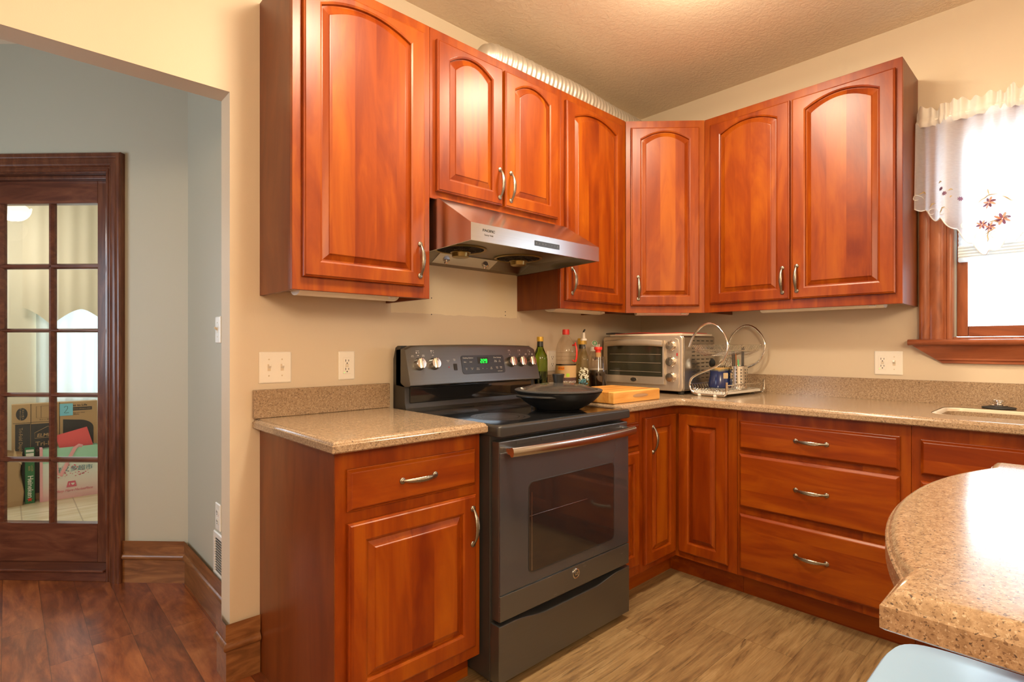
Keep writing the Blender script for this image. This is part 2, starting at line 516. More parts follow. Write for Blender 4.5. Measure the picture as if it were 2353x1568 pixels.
def loft(bm, rings, close=True, cap0=False, cap1=False):
    R = [[bm.verts.new(p) for p in r] for r in rings]
    n = len(R[0])
    for a, b in zip(R, R[1:]):
        for i in range(n if close else n - 1):
            j = (i + 1) % n
            try:
                bm.faces.new((a[i], a[j], b[j], b[i]))
            except ValueError:
                pass
    if cap0:
        bm.faces.new(list(reversed(R[0])))
    if cap1:
        bm.faces.new(R[-1])
    return R


def prism(bm, poly, a, b, plane='xz'):
    f = {'xz': lambda p, t: (p[0], t, p[1]), 'yz': lambda p, t: (t, p[0], p[1]), 'xy': lambda p, t: (p[0], p[1], t)}[plane]
    loft(bm, [[f(p, a) for p in poly], [f(p, b) for p in poly]], True, True, True)


def lathe(bm, prof, c=(0, 0, 0), seg=32, caps=True):
    rings = []
    for r, z in prof:
        rr = max(r, 1e-5)
        rings.append([(c[0] + rr * math.cos(2 * PI * i / seg), c[1] + rr * math.sin(2 * PI * i / seg), c[2] + z) for i in range(seg)])
    loft(bm, rings, True, caps, caps)


def tube(bm, pts, r, seg=8, closed=False, ry=None, up=(0, 0, 1), caps=True):
    pts = [Vector(p) for p in pts]
    n = len(pts)
    rr = r if isinstance(r, (list, tuple)) else [r] * n
    ry = ry if isinstance(ry, (list, tuple)) else ([ry] * n if ry else rr)
    rings = []
    nrm = None
    for i in range(n):
        if closed:
            t = (pts[(i + 1) % n] - pts[i - 1])
        else:
            t = pts[min(i + 1, n - 1)] - pts[max(i - 1, 0)]
        t = t.normalized()
        if nrm is None:
            u = Vector(up)
            if abs(u.dot(t)) > 0.95:
                u = Vector((1, 0, 0)) if abs(t.x) < 0.9 else Vector((0, 1, 0))
            nrm = (u - t * u.dot(t)).normalized()
        else:
            nrm = (nrm - t * nrm.dot(t)).normalized()
        b = t.cross(nrm)
        rings.append([pts[i] + nrm * (rr[i] * math.cos(2 * PI * k / seg)) + b * (ry[i] * math.sin(2 * PI * k / seg)) for k in range(seg)])
    if closed:
        rings.append(rings[0])
        R = loft(bm, rings, True)
        bmesh.ops.remove_doubles(bm, verts=R[0] + R[-1], dist=1e-6)
    else:
        loft(bm, rings, True, caps, caps)


def offset_poly(pts, d):
    n = len(pts)
    area = sum(pts[i][0] * pts[(i + 1) % n][1] - pts[(i + 1) % n][0] * pts[i][1] for i in range(n))
    s = 1 if area > 0 else -1
    out = []
    for i in range(n):
        p0, p1, p2 = Vector(pts[i - 1]), Vector(pts[i]), Vector(pts[(i + 1) % n])
        e1, e2 = (p1 - p0).normalized(), (p2 - p1).normalized()
        n1, n2 = Vector((-e1.y, e1.x)) * s, Vector((-e2.y, e2.x)) * s
        m = n1 + n2
        k = m.length_squared
        v = m * (2.0 / k) if k > 0.3 else n1
        out.append((p1.x + v.x * d, p1.y + v.y * d))
    return out


def slab(bm, outer, z0, z1, prof, hole=None, hz=None):
    """flat slab with a shaped edge; prof = [(inset, z)]; hole = inner loop through the slab"""
    R = []
    for d, z in prof:
        R.append([bm.verts.new((x, y, z)) for x, y in offset_poly(outer, d)])
    n = len(outer)
    for a, b in zip(R, R[1:]):
        for i in range(n):
            j = (i + 1) % n
            bm.faces.new((a[i], a[j], b[j], b[i]))
    top, bot = R[-1], R[0]
    hs = []
    if hole:
        for ins, z in hz:
            hs.append([bm.verts.new((x, y, z)) for x, y in offset_poly(hole, ins)])
        for a, b in zip(hs, hs[1:]):
            for i in range(len(hole)):
                j = (i + 1) % len(hole)
                bm.faces.new((a[i], a[j], b[j], b[i]))
    for loop, hl in ((top, hs[0] if hs else None), (bot, hs[-1] if hs else None)):
        es = []
        for L in (loop, hl):
            if L:
                for i in range(len(L)):
                    e = bm.edges.get((L[i], L[(i + 1) % len(L)])) or bm.edges.new((L[i], L[(i + 1) % len(L)]))
                    es.append(e)
        bmesh.ops.triangle_fill(bm, use_beauty=True, edges=es, use_dissolve=False)


def obj(name, bm, m, parent=None, smooth=True, ang=35, loc=None):
    bmesh.ops.recalc_face_normals(bm, faces=bm.faces[:])
    me = bpy.data.meshes.new(name)
    bm.to_mesh(me)
    bm.free()
    if smooth:
        for p in me.polygons:
            p.use_smooth = True
        me.set_sharp_from_angle(angle=math.radians(ang))
    me.materials.append(m)
    o = bpy.data.objects.new(name, me)
    COL.objects.link(o)
    if smooth and ang < 90:
        wn = o.modifiers.new('face_weighted_normals', 'WEIGHTED_NORMAL')
        wn.keep_sharp = True
    if parent:
        o.parent = parent
    if loc:
        o.location = loc
    return o


def B():
    return bmesh.new()


def thing(name, label, cat, loc=(0, 0, 0), rz=0.0, group=None):
    o = bpy.data.objects.new(name, None)
    o.empty_display_size = 0.05
    COL.objects.link(o)
    o.location = loc
    o.rotation_euler = (0, 0, rz)
    return tag(o, label, cat, group)


def tag(o, label, cat, group=None):
    o['label'] = label
    o['category'] = cat
    o['kind'] = 'thing'
    if group:
        o['group'] = group
    return o


def struct(o):
    o['kind'] = 'structure'
    return o


def lettering(body, size, m, parent, loc, rot=(PI / 2, 0, 0), name='lettering', align='CENTER', shear=0.0, sx=1.0, bold=0.0):
    cu = bpy.data.curves.new('text', 'FONT')
    cu.body = body
    cu.size = size
    cu.align_x = align
    cu.align_y = 'CENTER'
    cu.shear = shear
    cu.extrude = 0.0002
    cu.offset = bold
    t = bpy.data.objects.new('text', cu)
    me = bpy.data.meshes.new_from_object(t)
    bpy.data.objects.remove(t)
    bpy.data.curves.remove(cu)
    me.materials.clear()
    me.materials.append(m)
    o = bpy.data.objects.new(name, me)
    COL.objects.link(o)
    o.parent = parent
    o.location = loc
    o.rotation_euler = rot
    o.scale = (sx, 1, 1)
    return o


def rrect(x0, x1, y0, y1, r, k=5):
    out = []
    for cx, cy, a0 in ((x1 - r, y0 + r, -90), (x1 - r, y1 - r, 0), (x0 + r, y1 - r, 90), (x0 + r, y0 + r, 180)):
        for i in range(k + 1):
            a = math.radians(a0 + 90 * i / k)
            out.append((cx + r * math.cos(a), cy + r * math.sin(a)))
    return out

# ------------------------------------------------------------------ the setting
CZ = 2.697
bm = B()
prism(bm, [(-2.44, -4.6), (0.0, -4.6), (0.0, 0.0), (-2.44, 0.0)], -0.05, 0.0, 'xy')
struct(obj('floor', bm, M['vinyl'], smooth=False))
bm = B()
prism(bm, [(-4.8, -4.6), (-2.44, -4.6), (-2.44, 1.05), (-4.8, 3.41)], -0.05, 0.0, 'xy')
struct(obj('floor_hall', bm, M['hardwood'], smooth=False))
bm = B()
prism(bm, [(-4.8, 3.41), (-2.44, 1.05), (-1.7, 0.31), (-1.7, 3.6), (-4.8, 3.6)], -0.05, 0.0, 'xy')
struct(obj('floor_sunroom', bm, M['tile'], smooth=False))
bm = B()
box(bm, -4.9, 0.14, -4.7, 3.7, CZ, CZ + 0.05)
struct(obj('ceiling', bm, M['ceiling'], smooth=False))

bm = B()
box(bm, -2.54, 0.0, 0.0, 0.1, 0.0, CZ)
box(bm, -3.95, -2.54, 0.0, 0.1, 2.066, CZ)
box(bm, -4.8, -3.95, 0.0, 0.1, 0.0, CZ)
struct(obj('wall_back', bm, M['wall'], smooth=False))

bm = B()
wy0, wy1, wz0, wz1 = -2.515, -1.625, 1.2, 2.125
box(bm, 0.0, 0.14, wy1, 0.1, 0.0, CZ)
box(bm, 0.0, 0.14, -4.7, wy0, 0.0, CZ)
box(bm, 0.0, 0.14, wy0, wy1, 0.0, wz0)
box(bm, 0.0, 0.14, wy0, wy1, wz1, CZ)
struct(obj('wall_right', bm, M['wall2'], smooth=False))

bm = B()
box(bm, -4.9, 0.0, -4.7, -4.6, 0.0, CZ)
struct(obj('wall_front', bm, M['wall2'], smooth=False))
bm = B()
box(bm, -4.9, -4.8, -4.7, 0.1, 0.0, CZ)
struct(obj('wall_left', bm, M['wall2'], smooth=False))
bm = B()
box(bm, -4.9, -4.8, 0.1, 0.27, 0.0, CZ)
box(bm, -4.9, -4.8, 1.17, 3.7, 0.0, CZ)
box(bm, -4.9, -4.8, 0.27, 1.17, 0.0, 0.95)
box(bm, -4.9, -4.8, 0.27, 1.17, 1.95, CZ)
struct(obj('wall_hall_left', bm, M['hallpaint'], smooth=False))
bm = B()
box(bm, -2.451, -2.35, 0.1, 1.06, 0.0, CZ)
struct(obj('wall_hall_right', bm, M['hallpaint'], smooth=False))

HALL = (-2.451, 1.009, 0.0)
A45 = -PI / 4
bm = B()
box(bm, -0.405, 1.06, 0.0, 0.115, 0.0, CZ)
box(bm, -3.32, -1.41, 0.0, 0.115, 0.0, CZ)
box(bm, -1.41, -0.405, 0.0, 0.115, 2.055, CZ)
o = obj('wall_hall_diagonal', bm, M['hallpaint'], smooth=False, loc=HALL)
o.rotation_euler = (0, 0, A45)
struct(o)

# sunroom: far wall with a reflected window built in as an opening, a second opening out of sight to the left, right wall
bm = B()
sy = 3.6
box(bm, -4.8, -4.5, sy, sy + 0.1, 0, CZ)
box(bm, -4.5, -3.45, sy, sy + 0.1, 0, 0.9)
box(bm, -4.5, -3.45, sy, sy + 0.1, 2.1, CZ)
box(bm, -3.45, -2.84, sy, sy + 0.1, 0, CZ)
box(bm, -2.84, -2.05, sy, sy + 0.1, 0, 0.76)
box(bm, -2.84, -2.05, sy, sy + 0.1, 1.7, CZ)
box(bm, -2.05, -1.6, sy, sy + 0.1, 0, CZ)
struct(obj('wall_sunroom_back', bm, M['sunpaint'], smooth=False))
bm = B()
box(bm, -1.7, -1.6, 0.2, sy, 0, CZ)
struct(obj('wall_sunroom_right', bm, M['sunpaint'], smooth=False))


for x, z in ((-1.690, 1.32), (-1.233, 1.333), (-1.233, 1.352), (-1.690, 1.395)):
    bm = B()
    prism(bm, [(x + 0.0028 * math.cos(k), z + 0.0028 * math.sin(k)) for k in [2 * PI * i / 10 for i in range(10)]], -0.0006, 0.0, 'xz')
    o = obj('nail_hole', bm, M['dark_slot'], bpy.data.objects['wall_back'], smooth=False)

# baseboards
BP = [(0, 0), (0.016, 0), (0.016, 0.112), (0.021, 0.116), (0.026, 0.124), (0.026, 0.131), (0.021, 0.139), (0.015, 0.143),
      (0.015, 0.150), (0.018, 0.156), (0.017, 0.208), (0.010, 0.171), (0.004, 0.174), (0, 0.174)]
bm = B()
loft(bm, [[(-0.321, -d, z) for d, z in BP], [(-0.41421 * 0 - d * 0.41421, -d, z) for d, z in BP]], True, True, True)
o = obj('baseboard_hall_diagonal', bm, M['base_h'], loc=HALL)
o.rotation_euler = (0, 0, A45)
struct(o)
bm = B()     # modelled along local x, turned to run along the hall's side wall
loft(bm, [[(-0.909 + d * 0.41421, -d, z) for d, z in BP], [(0.0, -d, z) for d, z in BP]], True, True, True)
o = obj('baseboard_hall_right', bm, M['base_h'], loc=(-2.451, 0.1, 0))
o.rotation_euler = (0, 0, -PI / 2)
struct(o)
bm = B()
loft(bm, [[(-2.54 - d, 0.1, z) for d, z in BP], [(-2.54 - d, -d, z) for d, z in BP], [(-2.443, -d, z) for d, z in BP]], True, True, True)
struct(obj('baseboard_back', bm, M['base_h']))

# French door in the diagonal wall
d1 = bpy.data.objects.new('door_1', None)
COL.objects.link(d1)
d1.location = HALL
d1.rotation_euler = (0, 0, A45)
struct(d1)
CP = [(0, 0), (0, -0.012), (0.006, -0.017), (0.014, -0.017), (0.017, -0.013), (0.022, -0.013), (0.026, -0.020), (0.036, -0.027), (0.052, -0.029),
      (0.060, -0.026), (0.063, -0.030), (0.070, -0.034), (0.078, -0.036), (0.084, -0.035), (0.089, -0.030), (0.089, 0)]


def casing(bm, f, a0, a1, zb, zt):
    loft(bm, [[f(a1 + a, d, zb) for a, d in CP], [f(a1 + a, d, zt + a) for a, d in CP],
              [f(a0 - a, d, zt + a) for a, d in CP], [f(a0 - a, d, zb) for a, d in CP]], True, True, True)


bm = B()
casing(bm, lambda a, d, z: (a, d, z), -1.405, -0.41, 0.0, 2.045)
obj('casing', bm, M['trim_v'], d1)
bm = B()
box(bm, -0.41, -0.39, -0.004, 0.12, 0, 2.06)
box(bm, -1.425, -1.405, -0.004, 0.12, 0, 2.06)
box(bm, -1.405, -0.41, -0.004, 0.12, 2.04, 2.06)
box(bm, -1.405, -0.41, 0.03, 0.068, 2.022, 2.04, 0.004)
box(bm, -0.428, -0.41, 0.03, 0.068, 0.06, 2.022, 0.004)
obj('jamb', bm, M['trim_v'], d1)
bm = B()
box(bm, -1.405, -0.41, -0.012, 0.13, 0.0, 0.05, 0.004)
box(bm, -1.405, -0.41, -0.03, 0.13, 0.05, 0.063, 0.005)
obj('threshold', bm, M['trim_h'], d1)
cols = [(-0.762, -0.52), (-1.03, -0.788), (-1.298, -1.056)]
rows = [(1.602, 1.910), (1.266, 1.575), (0.933, 1.246), (0.599, 0.910), (0.262, 0.572)]
bm = B()
yl, yt = 0.07, 0.112
box(bm, -0.52, -0.412, yl, yt, 0.064, 2.036, 0.003)
box(bm, -1.403, -1.298, yl, yt, 0.064, 2.036, 0.003)
obj('stile', bm, M['trim_v'], d1)
bm = B()
box(bm, -1.298, -0.52, yl, yt, 1.910, 2.036, 0.003)
box(bm, -1.298, -0.52, yl, yt, 0.064, 0.262, 0.003)
obj('rail', bm, M['trim_h'], d1)
bm = B()
for a, b in zip(cols, cols[1:]):
    prism(bm, [(b[1], yt - 0.01), (b[1], yl + 0.016), (b[1] + 0.008, yl + 0.004), (a[0] - 0.008, yl + 0.004), (a[0], yl + 0.016), (a[0], yt - 0.01)], 0.26, 1.912, 'xy')
for a, b in zip(rows, rows[1:]):
    prism(bm, [(yt - 0.01, b[1]), (yl + 0.016, b[1]), (yl + 0.004, b[1] + 0.007), (yl + 0.004, a[0] - 0.007), (yl + 0.016, a[0]), (yt - 0.01, a[0])], -1.299, -0.519, 'yz')
obj('muntin', bm, M['trim_h'], d1, smooth=False)
bm = B()
box(bm, -1.3, -0.518, 0.094, 0.097, 0.26, 1.912)
obj('pane', bm, M['pane'], d1, smooth=False)

# kitchen window
w1 = bpy.data.objects.new('window_1', None)
COL.objects.link(w1)
w1.location = (0, -2.07, 1.2)
struct(w1)
W0 = Vector((0, 2.07, -1.2))


def wobj(name, bm, m, parent=None, **k):
    o = obj(name, bm, m, w1, **k)
    o.location = W0
    return o


bm = B()
CPW = CP
loft(bm, [[(d, -1.639 + a * 1.34, 1.205) for a, d in CP], [(d, -1.639 + a * 1.34, 2.11 + a) for a, d in CP],
          [(d, -2.50 - a * 1.34, 2.11 + a) for a, d in CP], [(d, -2.50 - a * 1.34, 1.205) for a, d in CP]], True, True, True)
wobj('casing', bm, M['win_v'])
bm = B()
box(bm, -0.004, 0.14, -1.639, -1.624, 1.2, 2.125)
box(bm, -0.004, 0.14, -2.516, -2.50, 1.2, 2.125)
box(bm, -0.004, 0.14, -2.50, -1.639, 2.11, 2.126)
box(bm, -0.004, 0.14, -2.50, -1.639, 1.199, 1.215)
wobj('jamb', bm, M['win_v'])
bm = B()
box(bm, 0.03, 0.048, -1.646, -1.639, 1.215, 2.11)
wobj('jamb_liner', bm, M['vinylgreen'])
bm = B()
sx0, sx1 = 0.042, 0.085
box(bm, sx0, sx1, -1.686, -1.646, 1.218, 2.108, 0.004)
box(bm, sx0, sx1, -2.498, -2.456, 1.218, 2.108, 0.004)
wobj('sash_stile', bm, M['win_v'])
bm = B()
box(bm, sx0, sx1, -2.456, -1.686, 1.218, 1.265, 0.004)
box(bm, sx0, sx1, -2.456, -1.686, 2.066, 2.108, 0.004)
wobj('sash_rail', bm, M['win_y'])
bm = B()
box(bm, 0.062, 0.066, -2.457, -1.685, 1.264, 2.067)
wobj('pane', bm, M['pane'], smooth=False)
bm = B()     # stool: rounded front board with a horn past the casing
ys0, ys1 = -2.66, -1.483
prof = [(0.0, 1.178), (-0.060, 1.178), (-0.069, 1.182), (-0.074, 1.190), (-0.074, 1.196), (-0.069, 1.203), (-0.060, 1.206), (0.0, 1.206)]
prism(bm, prof, ys0, ys1, 'xz')
for v in bm.verts:
    pass
bm2 = bm
wobj('stool', bm, M['win_y'])
bm = B()     # apron: a crown moulding with mitred returns at its ends
AP = [(0.052, 1.178), (0.046, 1.168), (0.044, 1.160), (0.036, 1.145), (0.026, 1.128), (0.022, 1.120), (0.022, 1.112), (0.016, 1.108), (0.016, 1.098), (0.0, 1.096)]
R = []
for d, z in AP:
    k = (1.178 - z) / 0.08
    R.append([(0.0, -1.497 - k * 0.105, z), (-d, -1.497 - k * 0.105, z), (-d, -2.645 + k * 0.105, z), (0.0, -2.645 + k * 0.105, z)])
loft(bm, R, True, True, True)
wobj('apron', bm, M['win_y'], ang=25)

# pleated shade hanging in the window
sh = thing('cellular_shade', 'white pleated shade half lowered inside the kitchen window', 'shade', (0.02, -2.07, 2.1))
bm = B()
R = []
n = 52
for i in range(n + 1):
    z = -0.012 - i * (0.518 / n)
    R.append([(-0.006 if i % 2 else 0.006, 0.415, z), (-0.006 if i % 2 else 0.006, -0.42, z)])
loft(bm, R, False)
obj('pleated_fabric', bm, M['shade'], sh, smooth=False)
bm = B()
R = []
for i in range(9):
    z = -0.478 - i * 0.0065
    R.append([(-0.013 if i % 2 else -0.009, 0.415, z), (-0.013 if i % 2 else -0.009, -0.42, z)])
loft(bm, R, False)
obj('stacked_pleats', bm, sheer('stacked_shade_pleats', (0.72, 0.80, 0.82), 0.0, 0.05, False), sh, smooth=False)
bm = B()
box(bm, -0.012, 0.012, -0.42, 0.415, -0.548, -0.53, 0.003)
obj('bottom_rail', bm, M['shade'], sh)
bm = B()
box(bm, -0.014, 0.014, -0.42, 0.415, -0.012, 0.008, 0.003)
obj('head_rail', bm, M['white'], sh)


# gathered valance
def fold(y):
    t = (y + 1.5)
    return -0.075 + 0.015 * math.sin(t * 52 + 1.6 * math.sin(t * 13)) + 0.009 * math.sin(t * 105 + 1.0 + 2.0 * math.sin(t * 19))


def cbot(y):
    q = -1.77 - y
    if y < -2.07:
        y = -4.14 - y
    kn = [(-1.50, 1.815), (-1.545, 1.80), (-1.585, 1.755), (-1.618, 1.738), (-1.663, 1.687), (-1.72, 1.612), (-1.764, 1.570), (-1.80, 1.60), (-1.86, 1.64), (-1.97, 1.70), (-2.08, 1.73)]
    for (a, za), (b, zb) in zip(kn, kn[1:]):
        if b <= y <= a:
            z = za + (zb - za) * (a - y) / (a - b)
            break
    else:
        z = kn[0][1]
    return z - 0.020 * abs(math.sin((y + 1.5) * 58))


def csurf(y, z):
    """point of the cloth at height z: soft folds that open downward"""
    zt = 2.20
    k = min(1.0, max(0.0, (zt - z) / 0.5))
    return -0.072 + (fold(y) + 0.075) * (0.75 + 1.0 * k) - 0.012 * k


cu = thing('valance_curtain', 'sheer white scalloped valance with embroidered flowers over the kitchen window', 'curtain', (0, -1.5, 2.2))
C0 = Vector((0, 1.5, -2.2))
bm = B()
ny, nz = 420, 26
R = []
for i in range(ny + 1):
    y = -1.517 - (2.64 - 1.517) * i / ny
    zb = cbot(y)
    R.append([(csurf(y, 2.185 + (zb - 2.185) * j / nz), y, 2.185 + (zb - 2.185) * j / nz) for j in range(nz + 1)])
loft(bm, R, False)
o = obj('sheer_cloth', bm, M['sheer'], cu, ang=180)
o.location = C0
bm = B()
R = []
for i in range(ny + 1):
    t = i / ny
    y = -1.517 - (2.64 - 1.517) * t
    r = []
    for j in range(9):
        s = j / 8
        z = 2.165 + 0.085 * s + (0.009 * math.sin(y * 71 + 2.3 * math.sin(y * 17)) + 0.006 * math.sin(y * 163)) * (s ** 2)
        x = -0.072 - 0.014 * math.sin(PI * min(1, s * 2.2)) * (1 if s < 0.46 else 0) + (0.012 * math.sin(y * 87 + 2 * math.sin(y * 23)) + 0.011 * math.sin(y * 190 + 3 * math.sin(y * 31))) * (0.35 + abs(s - 0.4))
        r.append((x, y, z))
    R.append(r)
loft(bm, R, False)
o = obj('ruffled_header', bm, M['header'], cu, ang=180)
o.location = C0
bm = B()     # scalloped hem cord
tube(bm, [(csurf(y, cbot(y)) - 0.001, y, cbot(y) + 0.001) for y in [-1.518 - 1.12 * i / 260 for i in range(261)]], 0.0022, 6)
o = obj('hem_cord', bm, M['thread_white'], cu)
o.location = C0
bm = B()
tube(bm, [(-0.072, -1.516, 2.19), (-0.072, -2.645, 2.19)], 0.006, 10)
o = obj('curtain_rod', bm, M['white'], cu)
o.location = C0


def petal(bm, y, z, ang, L, wd):
    pts = []
    for k in range(10):
        a = 2 * PI * k / 10
        u, v = L * 0.53 + L * 0.47 * math.cos(a), wd * math.sin(a)
        yy = y - (u * math.cos(ang) - v * math.sin(ang))
        zz = z + (u * math.sin(ang) + v * math.cos(ang))
        pts.append((csurf(yy, zz) - 0.005, yy, zz))
    f = bm.faces.new([bm.verts.new(p) for p in pts])
    r = bmesh.ops.extrude_face_region(bm, geom=[f])
    for v in r['geom']:
        if isinstance(v, bmesh.types.BMVert):
            v.co.x += 0.0012


for y, z, r in ((-1.771, 1.776, 0.024), (-1.812, 1.703, 0.027), (-1.746, 1.692, 0.020), (-1.775, 1.672, 0.020),
                (-1.61, 1.87, 0.009), (-1.624, 1.844, 0.010), (-1.672, 1.821, 0.010)):
    bp, bc = B(), B()
    small = r < 0.02
    for k in range(8):
        petal(bp if (k % 2 == 0 or small) else bc, y, z, k * PI / 4 + 0.35, r, r * 0.20)
    fl = obj('embroidered_flower', bp, M['thread_purple'], cu)
    fl.location = C0
    if small:
        bc.free()
    else:
        obj('coral_petals', bc, M['thread_coral'], fl)


def stitch(pts, r, m):
    bm = B()
    out = []
    for i in range(len(pts) - 1):
        for k in range(6):
            t = k / 6
            y = pts[i][0] + (pts[i + 1][0] - pts[i][0]) * t
            z = pts[i][1] + (pts[i + 1][1] - pts[i][1]) * t
            out.append((csurf(y, z) - 0.003, y, z))
    tube(bm, out, [r * (0.35 + math.sin(PI * i / (len(out) - 1))) for i in range(len(out))], 6)
    o = obj('embroidered_scroll', bm, m, cu)
    o.location = C0


for pts in ([(-1.732, 1.785), (-1.745, 1.80), (-1.765, 1.808), (-1.785, 1.806), (-1.80, 1.811)], [(-1.771, 1.81), (-1.768, 1.825), (-1.764, 1.84)],
            [(-1.81, 1.80), (-1.822, 1.79), (-1.835, 1.78), (-1.845, 1.778)], [(-1.77, 1.69), (-1.79, 1.695), (-1.81, 1.685)],
            [(-1.772, 1.655), (-1.766, 1.64), (-1.769, 1.622), (-1.764, 1.61)], [(-1.755, 1.648), (-1.77, 1.652), (-1.785, 1.66), (-1.795, 1.668)],
            [(-1.60, 1.90), (-1.607, 1.905), (-1.613, 1.90)], [(-1.637, 1.855), (-1.645, 1.862), (-1.652, 1.858)], [(-1.642, 1.825), (-1.648, 1.835)],
            [(-1.53, 1.86), (-1.545, 1.875), (-1.552, 1.862)], [(-1.568, 1.80), (-1.575, 1.815), (-1.59, 1.815)], [(-1.608, 1.765), (-1.617, 1.783), (-1.63, 1.783)]):
    stitch(pts, 0.0021, M['thread_tan'])
for y0, z0, r in ((-1.525, 1.84, 0.02), (-1.575, 1.775, 0.022), (-1.62, 1.762, 0.022), (-1.69, 1.70, 0.028), (-1.735, 1.64, 0.02), (-1.79, 1.635, 0.022)):
    pts = [(y0 - r * (1 - k / 14) * math.cos(k * 0.55), z0 + r * (1 - k / 14) * math.sin(k * 0.55)) for k in range(12)]
    stitch(pts, 0.0014, M['thread_white'])

# ------------------------------------------------------------------ cabinets
def arch_ring(x0, x1, z0, zs, rise, d, y, K=14):
    a0, a1, xc = x0 + d, x1 - d, (x0 + x1) / 2
    hw = (a1 - a0) / 2
    pts = [(a0, y, z0 + d), (a1, y, z0 + d), (a1, y, zs - d)]
    for k in range(1, K):
        x = a1 + (a0 - a1) * k / K
        pts.append((x, y, zs - d + rise * (1 - ((x - xc) / hw) ** 2)))
    pts.append((a0, y, zs - d))
    return pts


def rect_ring(x0, x1, z0, z1, d, y, inner, K=14):
    """outer rectangle sampled to match an arch_ring; inner = (xi0, xi1) of the opening"""
    a0, a1 = x0 + d, x1 - d
    pts = [(a0, y, z0 + d), (a1, y, z0 + d), (a1, y, z1 - d)]
    for k in range(1, K):
        pts.append((inner[1] + (inner[0] - inner[1]) * k / K, y, z1 - d))
    pts.append((a0, y, z1 - d))
    return pts


HANDLE = None


def handle_mesh():
    global HANDLE
    if HANDLE:
        return HANDLE
    bm = B()
    n = 28
    pts, ra, rb = [], [], []
    for i in range(n + 1):
        t = i / n
        z = -0.058 + 0.116 * t
        s = math.sin(PI * t)
        pts.append((0, -0.006 - 0.021 * (s ** 0.8 if s > 0 else 0), z))
        e = min(t, 1 - t) * 2
        wob = 0.0006 * math.sin(t * PI * 22) if 0.18 < t < 0.82 else 0
        ra.append(0.0028 + 0.0012 * min(1, e * 2))
        rb.append(0.0042 + 0.0038 * s + wob)
    tube(bm, pts, ra, 12, ry=rb, up=(0, -1, 0))
    for s in (-1, 1):
        lathe(bm, [(0.0, -0.001), (0.0100, -0.001), (0.0100, 0.0025), (0.0080, 0.0045), (0.0052, 0.0045), (0.0046, 0.0058), (0.003, 0.0066), (0.0, 0.0066)],
              (0, 0, 0), 18)
        vs = [v for v in bm.verts if not v.tag]
        # the disc just made was built along z about the origin: turn it to face forward at the foot of the bow
        new = vs[-18 * 8:]
        for v in new:
            x, y, z = v.co
            v.co = (x, -z, y + s * 0.060)
            v.tag = True
    # raised leaf ribs along the bow
    for i in range(-6, 7):
        t = 0.5 + i * 0.045
        s = math.sin(PI * t)
        z = -0.058 + 0.116 * t
        y = -0.006 - 0.021 * s ** 0.8 - 0.0036
        for k in (-1, 1):
            tube(bm, [(0, y - 0.0003, z - 0.001), (k * (0.0024 + 0.0034 * s), y + 0.0012, z + 0.0040)], 0.0008, 5)
    h = obj('handle', bm, M['pewter'], ang=50)
    HANDLE = h.data
    COL.objects.unlink(h)
    bpy.data.objects.remove(h)
    return HANDLE


def handle(parent, x, y, z, horizontal=False):
    o = bpy.data.objects.new('handle', handle_mesh())
    COL.objects.link(o)
    o.parent = parent
    o.location = (x, y, z)
    if horizontal:
        o.rotation_euler = (0, PI / 2, 0)
    o['label'] = 'antique pewter bow handle with leaf pattern'
    return o


def door(parent, x0, x1, z0, z1, yf, stile=0.055, rail=0.05, arch=True, h=None, rise=0.042, name='door', bare=False):
    xi0, xi1, zi0 = x0 + stile, x1 - stile, z0 + rail
    zs = z1 - (0.062 if arch else rail)
    rs = rise if arch else 0.0
    inner = (xi0, xi1)
    bm = B()
    rings = [rect_ring(x0, x1, z0, z1, d, yf - y, inner) for d, y in
             ((0.001, 0.0), (0.0, 0.002), (0.0, 0.012), (0.0015, 0.0155), (0.005, 0.0165), (0.0075, 0.0195))]
    rings += [arch_ring(xi0, xi1, zi0, zs, rs, d, yf - y) for d, y in ((0.0, 0.0195), (0.002, 0.0185), (0.006, 0.0165), (0.0075, 0.012), (0.0078, 0.006))]
    loft(bm, rings, True, True, False)
    dr = obj(name, bm, M['cherry'], parent, ang=22)
    if bare:
        return dr
    bm = B()
    rings = [arch_ring(xi0, xi1, zi0, zs, rs, d, yf - y) for d, y in
             ((0.0072, 0.0055), (0.0072, 0.0085), (0.012, 0.0090), (0.030, 0.0165), (0.032, 0.0190), (0.034, 0.0195))]
    loft(bm, rings, True, True, True)
    obj('raised_panel', bm, M['cherry_panel'], dr, ang=14)
    if h:
        handle(dr, h[0], yf - 0.0195, h[1], False)
    return dr


def drawer(parent, x0, x1, z0, z1, yf, h=True, bev=0.0115):
    bm = B()
    rings = []
    for d, y in ((0.001, 0.0), (0.0, 0.002), (0.0, 0.0095), (0.002, 0.0105), (bev - 0.003, 0.0180), (bev, 0.0195)):
        rings.append([(x0 + d, yf - y, z0 + d), (x1 - d, yf - y, z0 + d), (x1 - d, yf - y, z1 - d), (x0 + d, yf - y, z1 - d)])
    loft(bm, rings, True, True, True)
    dr = obj('drawer', bm, M['cherry_h'], parent, ang=14)
    if h:
        handle(dr, (x0 + x1) / 2, yf - 0.0195, (z0 + z1) / 2 + 0.002, True)
    return dr


def wall_cab(name, label, loc, rz, W, D, z0, z1):
    t = thing(name, label, 'kitchen cabinet', (loc[0], loc[1], z0), rz)
    H = z1 - z0
    D0 = D - 0.019
    bm = B()
    box(bm, 0.0, 0.016, -D0, -0.001, 0.0, H)
    box(bm, W - 0.016, W, -D0, -0.001, 0.0, H)
    box(bm, 0.016, W - 0.016, -D0, -0.001, 0.02, H)
    obj('carcass', bm, M['cherry_side'], t, smooth=False)
    bm = B()
    box(bm, 0.0, W, -D, -D0, 0.0, H, 0.0012, 1)
    obj('face_frame', bm, M['cherry'], t, smooth=False)
    return t


